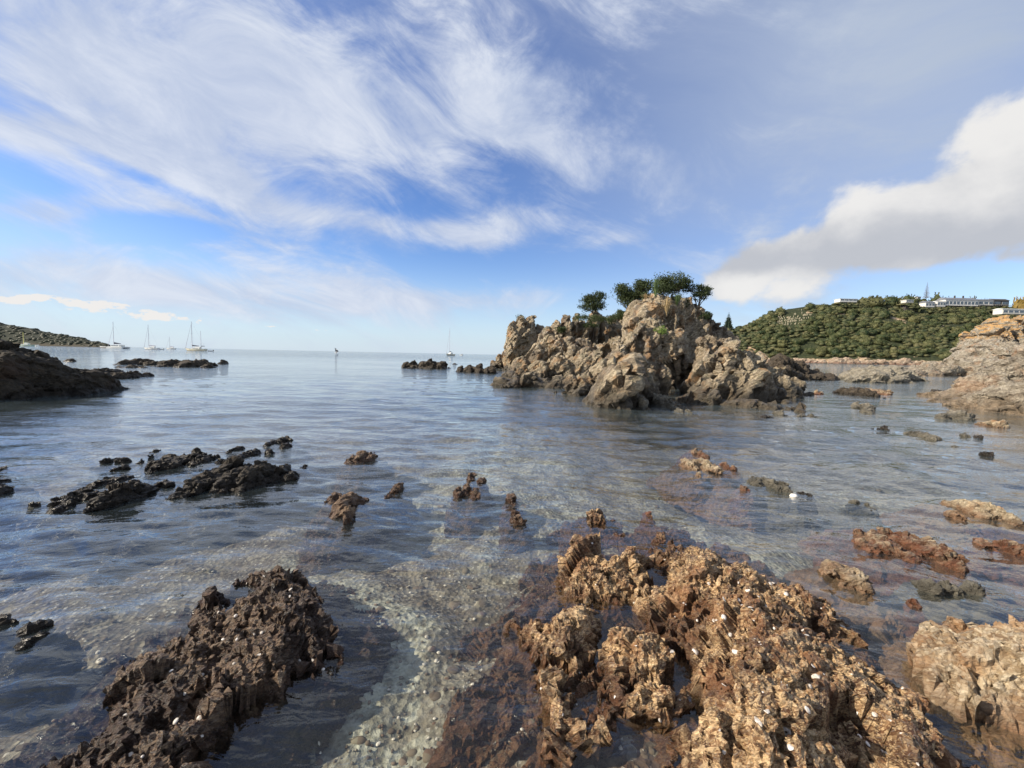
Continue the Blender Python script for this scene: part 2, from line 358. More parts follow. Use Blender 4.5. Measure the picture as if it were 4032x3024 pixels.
def bake():
    dg = bpy.context.evaluated_depsgraph_get(); trees = set()
    for o in PENDING:
        me = bpy.data.meshes.new_from_object(o.evaluated_get(dg), preserve_all_data_layers=False, depsgraph=dg)
        mats = [m for m in o.data.materials]; old = o.data
        trees.add(o.modifiers['d'].node_group)
        o.modifiers.clear(); o.data = me; me.name = o.name
        n_ = len(me.polygons); lt = np.empty(n_, np.int32); me.polygons.foreach_get('loop_total', lt)
        if (lt == 4).all() and o.get('_crop') is not None:          # what lies deep under murky water is never seen
            vv = np.empty(len(me.vertices) * 3, np.float32); me.vertices.foreach_get('co', vv); vv = vv.reshape(-1, 3); li_ = np.empty(n_ * 4, np.int32); me.loops.foreach_get('vertex_index', li_); li_ = li_.reshape(-1, 4)
            kf = vv[li_][:, :, 2].max(1) > o['_crop']; li_ = li_[kf]; us = np.unique(li_); mp_ = np.full(len(vv), -1, np.int32); mp_[us] = np.arange(len(us))
            raw = me; me = mesh_np(o.name, vv[us], mp_[li_]); o.data = me; bpy.data.meshes.remove(raw)
        if o.get('_crop') is not None: del o['_crop']
        me.materials.clear()
        for m in mats: me.materials.append(m)
        me.polygons.foreach_set('use_smooth', np.zeros(len(me.polygons), bool))
        bpy.data.meshes.remove(old)
    for t in trees: bpy.data.node_groups.remove(t)
    PENDING.clear()

def hull_points(c, rx, ry, z0, z1, taper=.5, n=9, jit=.16, lean=(0, 0)):
    pts = []
    for (f, rr) in ((0.0, 1.04), (.35, 1.0), (.68, .5 + .5 * (1 - taper) + .1), (.93, 1 - taper)):
        for k in range(n):
            a = 2 * math.pi * (k + rng.uniform(-.35, .35)) / n; r_ = rr * rng.uniform(1 - jit * 1.4, 1 + jit)
            pts.append((c[0] + math.cos(a) * rx * r_ + lean[0] * f, c[1] + math.sin(a) * ry * r_ + lean[1] * f, z0 + (z1 - z0) * (f + rng.uniform(-.05, .05) * (f > 0))))
    pts.append((c[0] + rng.uniform(-.2, .2) * rx + lean[0], c[1] + rng.uniform(-.2, .2) * ry + lean[1], z1))
    return pts
def skirt_points(c, rx, ry, zb, grow, n=10):
    """the part under water spreads out, as a worn rock foot does"""
    pts = []
    for (z_, rr) in ((zb, 1.0 + grow), (zb * .45, 1.0 + grow * .45), (-.05, .98)):
        for k in range(n):
            a = 2 * math.pi * (k + rng.uniform(-.35, .35)) / n; q_ = rng.uniform(.62, 1.3)
            pts.append((c[0] + math.cos(a) * (rx + min(rx, .5) * (rr - 1)) * q_, c[1] + math.sin(a) * (ry + min(ry, .5) * (rr - 1)) * q_, z_))
    return pts
def hull_into(bm, pts):
    vs = [bm.verts.new(p) for p in pts]
    r_ = bmesh.ops.convex_hull(bm, input=vs)
    dele = [e for e in r_['geom_interior'] if isinstance(e, bmesh.types.BMVert)]
    if dele: bmesh.ops.delete(bm, geom=dele, context='VERTS')
SEED = [0]
def rock(name, label, mat, blobs, cat='rock', group=None, layers=None, rot=(.4, .5, .8), stretch=(1, 1, 1.6), warp=.5, voxel=None, fine=None, origin=None, rough=1.0, taper=.5):
    """blobs: (x0, x1, ytop, ybase[, depth_m[, taper]]) in photograph pixels; every blob is a solid lump standing in the water"""
    bm = bmesh.new(); W_ = []; size = 0; ymin = 1e9
    for b in blobs:
        x0, x1, yt, yb = b[:4]; cx = (x0 + x1) / 2
        Y0 = b[6] if len(b) > 6 else ground(cx, yb)[1]; w = (x1 - x0) / FPX * Y0
        dep = b[4] if len(b) > 4 and b[4] else w * .75
        for _ in range(14):
            Yc = Y0 + dep * .5; h = at_y(cx, yt, Yc)[2]
            if h < .10 * w: dep *= .75
            elif len(b) < 5 and h > .30 * w and dep < 2.8 * w: dep *= 1.12
            else: break
        h = max(h, .03)
        c0 = at_y(cx, yb, Y0); k = Yc / Y0
        ctr = (at_y(cx, yb, Yc)[0], Yc)
        sh_ = .92 if len(b) > 4 else .80
        hull = hull_points(ctr, w / 2 * k * sh_, dep / 2 * (sh_ + .04), -.08, h, b[5] if len(b) > 5 else taper)
        hull_into(bm, hull); hull_into(bm, skirt_points(ctr, w / 2 * k * .92, dep / 2, -.5, 1.5)); size = max(size, h + .2, min(w, dep)); ymin = min(ymin, Y0); W_.append(ctr)
    o_ = np.mean(W_, axis=0); loc = (float(o_[0]), float(o_[1]), 0.0)
    me = bpy.data.meshes.new(name); bm.to_mesh(me); bm.free()
    SEED[0] += 1
    px1 = ymin / 393.0
    vx = voxel or max(.015, px1 * 1.35)
    if layers is None:
        L = size
        layers = [(L * .5, L * .12 * rough, .2), (L * .22, L * .05 * rough, .3), (max(L * .1, vx * 5), max(L * .018, vx * .6) * rough, .25)]
    tr = disp_tree('d%d' % SEED[0], layers, rot, stretch, warp, SEED[0], fine or (.5 / vx * .25, vx * .9))
    o = link(name, me, mat); tag(o, label, cat, group)
    o['_loc'] = loc; o['_crop'] = -.22 if ymin > 11 else -.6
    queue(o, vx, tr); return o
def recentre(o):
    loc = o.get('_loc')
    if loc is None: return
    o.data.transform(Matrix.Translation((-loc[0], -loc[1], -loc[2]))); o.location = loc; del o['_loc']
def prof(pts, base, thick, ov=1.5, taper=.5):
    """profile of (x, ytop) -> overlapping blobs; base: one pixel row or list"""
    out = []
    for i, (x_, yt) in enumerate(pts):
        a = pts[i - 1][0] if i else 2 * x_ - pts[1][0]; b = pts[i + 1][0] if i < len(pts) - 1 else 2 * x_ - pts[-2][0]
        hw = max((b - a) / 4 * ov, 8); yb = base if not isinstance(base, (list, tuple)) else np.interp(x_, [q[0] for q in base], [q[1] for q in base])
        out.append((x_ - hw, x_ + hw, yt, yb, thick, taper))
    return out

# ------------------------------------------------------------------ seabed and sea
def axis(lo, hi, n, a, c=0.0):
    u0, u1 = math.asinh((lo - c) / a), math.asinh((hi - c) / a)
    return c + a * np.sinh(np.linspace(u0, u1, n))
sand_a = gp([(850, 1700), (865, 1600), (880, 1500), (900, 1400), (880, 1330), (820, 1260), (740, 1200), (650, 1150)])
sand_b = gp([(1180, 1090), (1300, 1080), (1420, 1110), (1560, 1120)])
sand_c = gp([(1060, 1010), (1110, 930), (1110, 870), (1050, 840)])
sand_d = gp([(1500, 1010), (1800, 1060), (2050, 1000), (2000, 930)])
shelf_r = gp([(950, 1659), (960, 1500), (1060, 1350), (1130, 1270), (1210, 1150), (1400, 1120), (1600, 1160), (1850, 1330), (2000, 1500), (2212, 1620), (2400, 1900), (900, 1900)])
shelf_l = gp([(-100, 1659), (130, 1580), (230, 1430), (380, 1290), (520, 1190), (660, 1190), (790, 1340), (760, 1450), (560, 1600), (480, 1700), (400, 1900), (-100, 1900)])
def bed_z(X, Y):
    r_ = np.hypot(X, Y)
    z_ = -(.20 + .055 * r_ + .05 * np.maximum(r_ - 9, 0)); z_ = np.maximum(z_, -7)
    z_ += .13 * fbm(X * 1.1, Y * 1.1, 5, 3) * np.clip(r_ / 4, .4, 3) + .05 * fbm(X * 4, Y * 4, 3, 9)
    sr = sdf_poly(X, Y, shelf_r); sl = sdf_poly(X, Y, shelf_l)
    z_ += ss(sr, -.25, .35) * .22 + ss(sl, -.2, .25) * .14
    sa = np.minimum.reduce([sdf_line(X, Y, sand_a) / .45, sdf_line(X, Y, sand_b) / 1.1, sdf_line(X, Y, sand_c) / 1.6])
    z_ += .10 * ss(sa, 1.3, .4) * ss(-z_, .15, .3)
    return np.minimum(z_, -.035)
xs = axis(-900, 900, 420, 1.1, 0.2); ys = axis(-12, 1400, 340, 1.3, 2.2)
X, Y = np.meshgrid(xs, ys); Z = bed_z(X, Y)
V = np.stack([X.ravel(), Y.ravel(), Z.ravel()], 1); nx, ny = len(xs), len(ys)
I = np.arange(nx * ny).reshape(ny, nx)
F = np.stack([I[:-1, :-1].ravel(), I[:-1, 1:].ravel(), I[1:, 1:].ravel(), I[1:, :-1].ravel()], 1)
me = mesh_np('seabed', V, F, True)
wob = .42 * fbm(X * 2.6, Y * 2.6, 6, 21, .62)
sand = np.maximum.reduce([ss(sdf_line(X, Y, sand_a) / .30 + wob * 2.8, 1.5, .3), .8 * ss(sdf_line(X, Y, sand_b) / 1.0 + wob * 2, 1.4, .2),
                          ss(sdf_line(X, Y, sand_c) / 1.7 + wob * 2, 1.4, .2), .55 * ss(sdf_line(X, Y, sand_d) / 2.2 + wob * 2, 1.3, .2)])
shf = ss(sdf_poly(X, Y, shelf_r), -.1, .4)
for nm, arr in (('sand', sand), ('shelf', shf)):
    at = me.attributes.new(nm, 'FLOAT', 'POINT'); at.data.foreach_set('value', arr.ravel().astype(np.float32))
m, g = new_mat('seabed_gravel')
P = g.n('ShaderNodeNewGeometry').outputs['Position']
sa = g.n('ShaderNodeAttribute', attribute_name='sand').outputs['Fac']; sh = g.n('ShaderNodeAttribute', attribute_name='shelf').outputs['Fac']
n1 = g.noise(P, 2.2, 6, .65); n2 = g.noise(P, 14, 5, .7); vc = g.vor(P, 24); cc = g.sep(vc.outputs['Color']); v2 = g.vor(P, 60); c2 = g.sep(v2.outputs['Color'])
grv = g.ramp(g.m('ADD', g.m('MULTIPLY', n1, .6), g.m('MULTIPLY', n2, .4)), [(.34, (.045, .036, .026)), (.47, (.10, .082, .062)), (.56, (.16, .137, .108)), (.68, (.26, .235, .19))])
rck = g.ramp(g.m('ADD', g.m('MULTIPLY', n1, .5), g.m('MULTIPLY', n2, .5)), [(.36, (.04, .022, .014)), (.48, (.10, .055, .034)), (.57, (.18, .11, .065)), (.68, (.32, .23, .14))])
base = g.mix(sh, grv, rck)
base = g.mix(g.m('MULTIPLY', g.mr(cc[0], .72, 1.0), .6), base, (.36, .33, .27))
base = g.mix(g.m('MULTIPLY', g.mr(cc[1], .6, 1.0), .6), base, (.07, .05, .04))
base = g.mix(g.m('MULTIPLY', g.mr(c2[0], .93, .97), .5), base, (.75, .72, .66))
snd = g.mix(g.mr(n2, .38, .62), (.17, .165, .13), (.44, .44, .38))
base = g.mix(g.m('MULTIPLY', sa, g.mr(g.m('ADD', n2, g.m('MULTIPLY', cc[2], .15)), .38, .52, .35, 1.0)), base, snd)
v7 = g.vor(g.v('ADD', P, g.v('SCALE', g.noise(P, 5, 3, .6, col=True), scale=.25)), 7); c7 = g.sep(v7.outputs['Color'])
base = g.mix(g.m('MULTIPLY', g.mr(c7[0], .45, .7), .55), base, (.06, .045, .035))
base = g.mix(g.m('MULTIPLY', g.mr(c7[1], .8, .9), .5), base, (.30, .27, .22))
finish(g, base, .9, g.m('ADD', g.m('MULTIPLY', vc.outputs['Distance'], .8), g.m('ADD', n2, g.m('MULTIPLY', c7[2], .8))), .03, .9)
link('seabed', me, m)['kind'] = 'structure'

# sea surface: one sheet to the horizon, real low waves near by, finer ripples by bump; clear shallows, murky deep water
rr = [0.0, .35]
while rr[-1] < 15000:
    q_ = rr[-1]; rr.append(q_ + (max(.016, .0052 * q_ ** 1.42) if q_ < 130 else .10 * q_))
rr = np.array(rr)
an = np.concatenate([np.linspace(-62, 62, 560), np.linspace(64, 296, 46)[1:-1]])
A_, R_ = np.meshgrid(np.radians(an), rr); X, Y = R_ * np.sin(A_), R_ * np.cos(A_)
Z = np.zeros_like(X); wr = np.random.default_rng(11)
drr = np.gradient(rr)[:, None] * np.ones_like(X)
cal = 1 + .45 * fbm(X / 7, Y / 7, 3, 90)
for lam in np.geomspace(.09, 2.2, 60):
    th = math.radians(-100 + wr.normal() * 27); k_ = 2 * math.pi / lam; kx, ky = k_ * math.cos(th), k_ * math.sin(th)
    wx_ = .25 * lam
    amp = .0040 * lam ** .85 * (1.2 if .12 < lam < .9 else .7)
    ok = ss(lam / drr, 2.0, 3.6)
    ph = kx * X + ky * Y + wr.uniform(0, 6.28) + 2.2 * np.sin(X * .23 / lam ** .5 + wr.uniform(0, 6)) * .5 + 1.3 * np.sin(Y * .31 / lam ** .5 + wr.uniform(0, 6)) * .5
    Z += amp * ok * cal * (np.sin(ph) + .25 * np.sin(2 * ph + .6))
Z *= 1 - ss(R_, 90, 130)
dep = np.where(R_ > 150, 7.0, -bed_z(np.clip(X, -900, 900), np.clip(Y, -12, 1400)))
Z *= .45 + .55 * ss(dep, .1, .5)
V = np.stack([X.ravel(), Y.ravel(), Z.ravel()], 1); nr, na = X.shape
I = np.arange(nr * na).reshape(nr, na); I2 = np.roll(I, -1, 1)
F = np.stack([I[:-1].ravel(), I[1:].ravel(), I2[1:].ravel(), I2[:-1].ravel()], 1)
me = mesh_np('sea', V, F[:, ::-1], True)
murk = 1 - np.exp(-np.maximum(dep - .15, 0) * .36)
at = me.attributes.new('murk', 'FLOAT', 'POINT'); at.data.foreach_set('value', murk.ravel().astype(np.float32))
m, g = new_mat('sea_water')
P = g.n('ShaderNodeNewGeometry').outputs['Position']
mk = g.n('ShaderNodeAttribute', attribute_name='murk').outputs['Fac']
px_, py_, _z = g.sep(P)[:3]
Pw = g.v('ADD', P, g.v('SCALE', g.v('SUBTRACT', g.noise(P, .22, 2, .5, col=True), (.5, .5, .5)), scale=1.9))
def rip(rot, sx, sy, scale, detail=2, rough=.5, dist=0.0, vec=None):
    q = g.n('ShaderNodeMapping', {'Vector': vec or Pw, 'Rotation': (0, 0, R(rot)), 'Scale': (sx, sy, 1)}).outputs[0]
    return g.noise(q, scale, detail, rough, dist)
rA = rip(-24, .45, 1, .75, 2)            # long low swell
rB = rip(-18, .33, 1, 3.2, 3, .55, .5)   # main ripples, crests roughly across the view
rC = rip(28, .4, 1, 4.6, 3, .55, .4)
rD = rip(0, .6, 1, 13, 3, .6, .6)        # capillary ripples
rE = g.noise(g.v('MULTIPLY', P, (.6, 1, 1)), .10, 3, .55)   # gusts: calmer and rougher patches
gust = g.mr(rE, .35, .65, .55, 1.25)
h = g.m('ADD', g.m('MULTIPLY', rA, .06), g.m('MULTIPLY', g.m('ADD', g.m('MULTIPLY', rB, .034), g.m('ADD', g.m('MULTIPLY', rC, .018), g.m('MULTIPLY', rD, .010))), gust))
farw = g.mr(g.v('LENGTH', P), 45, 150)
h = g.m('ADD', h, g.m('MULTIPLY', g.m('MULTIPLY', g.noise(g.v('MULTIPLY', Pw, (.45, 1, 1)), .55, 4, .6), farw), .55))      # beyond the modelled waves the chop is bump only
bn = g.n('ShaderNodeBump', {'Height': h, 'Distance': 1.0, 'Strength': 1.0}).outputs[0]
cs = g.m('ABSOLUTE', g.v('DOT_PRODUCT', bn, g.n('ShaderNodeNewGeometry').outputs['Incoming']))
fr = g.m('ADD', .032, g.m('MULTIPLY', .968, g.m('POWER', g.m('SUBTRACT', 1.0, cs), 3.5)))     # Schlick reflectance, the same from above and below
gl = g.n('ShaderNodeBsdfGlossy', {'Color': (1, .985, .955, 1), 'Roughness': .03, 'Normal': bn}).outputs[0]
tr = g.n('ShaderNodeBsdfTransparent', {'Color': (.90, .91, .86, 1)}).outputs[0]
df = g.n('ShaderNodeBsdfDiffuse', {'Color': (.115, .155, .17, 1)}).outputs[0]
body = g.n('ShaderNodeMixShader', {0: mk, 1: tr, 2: df}).outputs[0]
sf = g.n('ShaderNodeMixShader', {0: fr, 1: body, 2: gl}).outputs[0]
g.n('ShaderNodeOutputMaterial', {'Surface': sf})
link('sea', me, m)['kind'] = 'structure'

# ------------------------------------------------------------------ the sea stack
B = []
B += prof([(1948, 1425), (1968, 1395), (1990, 1378)], 1452, 4, 1.7)                                                # left shoulder
B += prof([(2018, 1262), (2050, 1240), (2082, 1248), (2110, 1290), (2132, 1300)], 1462, 4, 2.0, .35)               # left pillar
B += prof([(2150, 1290), (2185, 1262), (2222, 1232), (2258, 1234), (2290, 1250), (2325, 1243), (2362, 1254), (2400, 1240), (2440, 1246), (2475, 1240)], 1478, 5, 1.8, .45)
B += prof([(2050, 1395), (2110, 1345), (2170, 1318), (2235, 1322), (2300, 1345), (2360, 1350), (2425, 1330)], 1494, 4, 1.8)
B += prof([(2010, 1455), (2060, 1435), (2125, 1415), (2200, 1395), (2280, 1400), (2350, 1405)], 1507, 3, 1.8)
B += prof([(1992, 1492), (2040, 1478), (2090, 1472), (2140, 1480), (2190, 1486)], 1528, 2, 1.9)
B += [(2215, 2300, 1482, 1554, 1.4), (2275, 2350, 1478, 1550, 1.4)]
B += prof([(2478, 1258), (2500, 1212), (2530, 1178), (2560, 1158), (2600, 1158), (2640, 1160), (2680, 1166), (2712, 1200), (2745, 1228), (2775, 1258), (2805, 1285), (2832, 1292), (2855, 1330)], 1515, 4.5, 2.2, .35)
B += prof([(2420, 1335), (2465, 1300), (2510, 1262), (2555, 1262), (2600, 1280), (2632, 1290)], 1530, 2.6, 1.9, .3)
B += prof([(2370, 1410), (2425, 1388), (2480, 1380), (2535, 1392), (2585, 1405)], 1556, 2.4, 1.8, .4)
B += prof([(2752, 1330), (2785, 1312), (2822, 1330)], 1545, 2.0, 1.7, .35)
B += prof([(2606, 1500), (2640, 1468), (2678, 1432), (2712, 1412), (2738, 1414)], 1529, 1.4, 1.7, .4)
B += prof([(2332, 1565), (2352, 1515), (2380, 1458), (2408, 1440), (2445, 1442), (2485, 1438), (2525, 1440), (2560, 1465)], [(2330, 1600), (2400, 1612), (2470, 1612), (2570, 1580)], 1.7, 2.0, .42)
B += prof([(2728, 1500), (2765, 1440), (2800, 1402), (2835, 1366), (2864, 1340), (2895, 1368), (2930, 1380), (2964, 1393), (2985, 1430), (3010, 1438), (3038, 1456), (3060, 1494)], 1568, 2.2, 1.9, .42)
B += prof([(2745, 1525), (2795, 1478), (2850, 1440), (2905, 1440), (2960, 1462), (3010, 1482), (3045, 1520)], 1584, 1.4, 1.8, .5)
B += prof([(2700, 1548), (2745, 1530), (2790, 1545), (2840, 1562), (2900, 1570), (2960, 1575), (3010, 1585), (3060, 1592), (3105, 1600)], [(2690, 1588), (2850, 1600), (3000, 1614), (3110, 1614)], .9, 1.8)
B += [(3066, 3152, 1508, 1556, 1.0)]
stack = rock('sea_stack', 'tall craggy tan sea stack topped with bushes, standing in the water right of centre', M['stack'], B, 'sea stack',
             layers=[(2.0, .46, .15), (.8, .22, .35), (.32, .07, .4)], rot=(.2, .85, .2), stretch=(.42, .85, 1.75), warp=.15, voxel=.084, fine=(5, .03))

# ------------------------------------------------------------------ headlands and larger rocks
rock('headland_rock', 'large dark headland rock sloping into the water at the left edge', M['headland'],
     prof([(-420, 1250), (-260, 1280), (-120, 1310), (-20, 1335), (45, 1353), (95, 1375)], 1560, 3.5, 1.8) +
     prof([(-260, 1340), (-80, 1365), (60, 1385), (120, 1398), (175, 1412), (220, 1440), (262, 1462)], [(-300, 1600), (0, 1588), (200, 1575), (300, 1560)], 2.4, 1.8) +
     prof([(280, 1466), (330, 1480), (368, 1457), (400, 1470), (425, 1490), (446, 1520)], [(200, 1573), (300, 1560), (450, 1544)], 1.3, 1.9, .4),
     'rock', layers=[(1.1, .16, .25), (.45, .07, .3), (.2, .03, .3)], voxel=.055)
rock('headland_rock', 'high pale headland with an orange crown at the right edge, behind the nearer slope', M['pale'],
     prof([(3845, 1335), (3870, 1278), (3900, 1258), (3930, 1247), (3985, 1250), (4040, 1243), (4110, 1238), (4200, 1240), (4300, 1245)], 1478, 9, 1.5, .3) +
     prof([(3740, 1422), (3780, 1402), (3815, 1368), (3850, 1350), (3890, 1340), (3960, 1350), (4040, 1350), (4150, 1350)], 1482, 9, 1.9, .5) +
     prof([(3560, 1452), (3620, 1434), (3680, 1424), (3740, 1420)], 1480, 6, 1.9, .5),
     'rock', layers=[(4.2, .7, .2), (1.6, .28, .3), (.7, .1, .3)], rot=(.3, -.35, .2), stretch=(.8, .8, 2.2), voxel=.22)
rock('shore_rock', 'tan sloping rock with rusty foot at the right edge, in front of the high headland', M['pale'],
     prof([(3745, 1556), (3785, 1530), (3830, 1508), (3872, 1478), (3915, 1446), (3960, 1418), (4005, 1392), (4060, 1360), (4150, 1330), (4280, 1300)], [(3700, 1574), (3800, 1590), (4100, 1600)], 3.0, 2.0, .5) +
     prof([(3730, 1568), (3790, 1560), (3850, 1540), (3920, 1520), (3990, 1500), (4070, 1480), (4180, 1450)], [(3700, 1580), (3800, 1612), (3900, 1626), (4100, 1645)], 1.4, 1.9, .5),
     'rock', layers=[(1.4, .2, .2), (.5, .08, .3), (.2, .03, .3)], rot=(.3, -.35, .2), stretch=(.8, .8, 2.2), voxel=.055)
rock('islet_rock', 'jagged dark rock with a long low tail, behind the right end of the sea stack', M['dark'],
     prof([(3025, 1440), (3045, 1402), (3062, 1390), (3082, 1402), (3105, 1417), (3130, 1412), (3152, 1424), (3172, 1442), (3195, 1462), (3235, 1466), (3275, 1478), (3318, 1486)], 1490, 3, 2.0, .5) +
     prof([(3060, 1440), (3110, 1445), (3150, 1460), (3200, 1474), (3250, 1480)], 1497, 2, 2.0, .5), rough=.8, group=None)
rock('islet_rock', 'broad low grey rock in the channel below the green hill', M['grey'],
     prof([(3362, 1462), (3400, 1449), (3450, 1443), (3500, 1442), (3532, 1450), (3565, 1474), (3592, 1492)], 1500, 4, 2.0, .35) + prof([(3390, 1475), (3450, 1465), (3520, 1470)], 1507, 2, 2), rough=.8)
for lb, bl in [('small grey rock standing against the foot of the stack\'s front buttress', [(2494, 2550, 1556, 1613)]), ('rounded grey rock right of the front buttress of the stack', [(2562, 2625, 1556, 1606), (2600, 2652, 1562, 1611)]),
               ('low grey stone in front of the rounded one by the stack', [(2640, 2692, 1602, 1626)]), ('tiny grey stone at the outer end of the stack\'s foot stones', [(2695, 2730, 1612, 1627)])]:
    rock('sea_rock', lb, M['grey'], bl)
far = [
 ('small dark rock far out, left of the boats\' rock bar', [(255, 303, 1411, 1424)]),
 ('long low dark rock bar far out, below the two left masts', [(506, 575, 1413, 1438), (560, 640, 1416, 1438), (620, 690, 1420, 1440), (670, 760, 1415, 1446), (730, 815, 1417, 1449), (790, 832, 1436, 1450)]),
 ('thin low dark rock lying just before the long rock bar', [(452, 500, 1442, 1448), (490, 560, 1437, 1449), (545, 580, 1441, 1449)]),
 ('tiny upright dark rock, alone right of the long rock bar', [(868, 893, 1418, 1434)]),
 ('knobbly dark rock just off the tip of the left headland', [(432, 480, 1466, 1494), (465, 520, 1464, 1495), (500, 545, 1459, 1490), (530, 583, 1468, 1488)]),
 ('dark reddish rock half hidden behind the tip of the left headland', [(380, 430, 1449, 1472), (415, 462, 1452, 1470)]),
 ('low brown rocks showing over the left headland\'s back', [(235, 300, 1456, 1476), (290, 353, 1453, 1475)]),
 ('jagged dark brown rock far out, left of the pair before the lone yacht', [(1582, 1620, 1425, 1449), (1610, 1650, 1414, 1450), (1645, 1690, 1420, 1452), (1685, 1725, 1422, 1453), (1720, 1764, 1430, 1454), (1600, 1750, 1434, 1452, 3), (1640, 1740, 1428, 1452, 2)]),
 ('jagged dark brown rock nearer the sea stack, below the lone yacht', [(1791, 1835, 1440, 1466), (1830, 1870, 1440, 1468), (1870, 1905, 1433, 1470), (1905, 1930, 1446, 1471), (1925, 1953, 1444, 1471), (1805, 1940, 1450, 1468, 2.5), (1840, 1925, 1444, 1468, 2)]),
 ('sliver of dark rock just beneath the lone yacht', [(1777, 1802, 1428, 1435)]),
]
for lb, bl in far: rock('sea_rock', lb, M['dark'], bl, rough=.9)

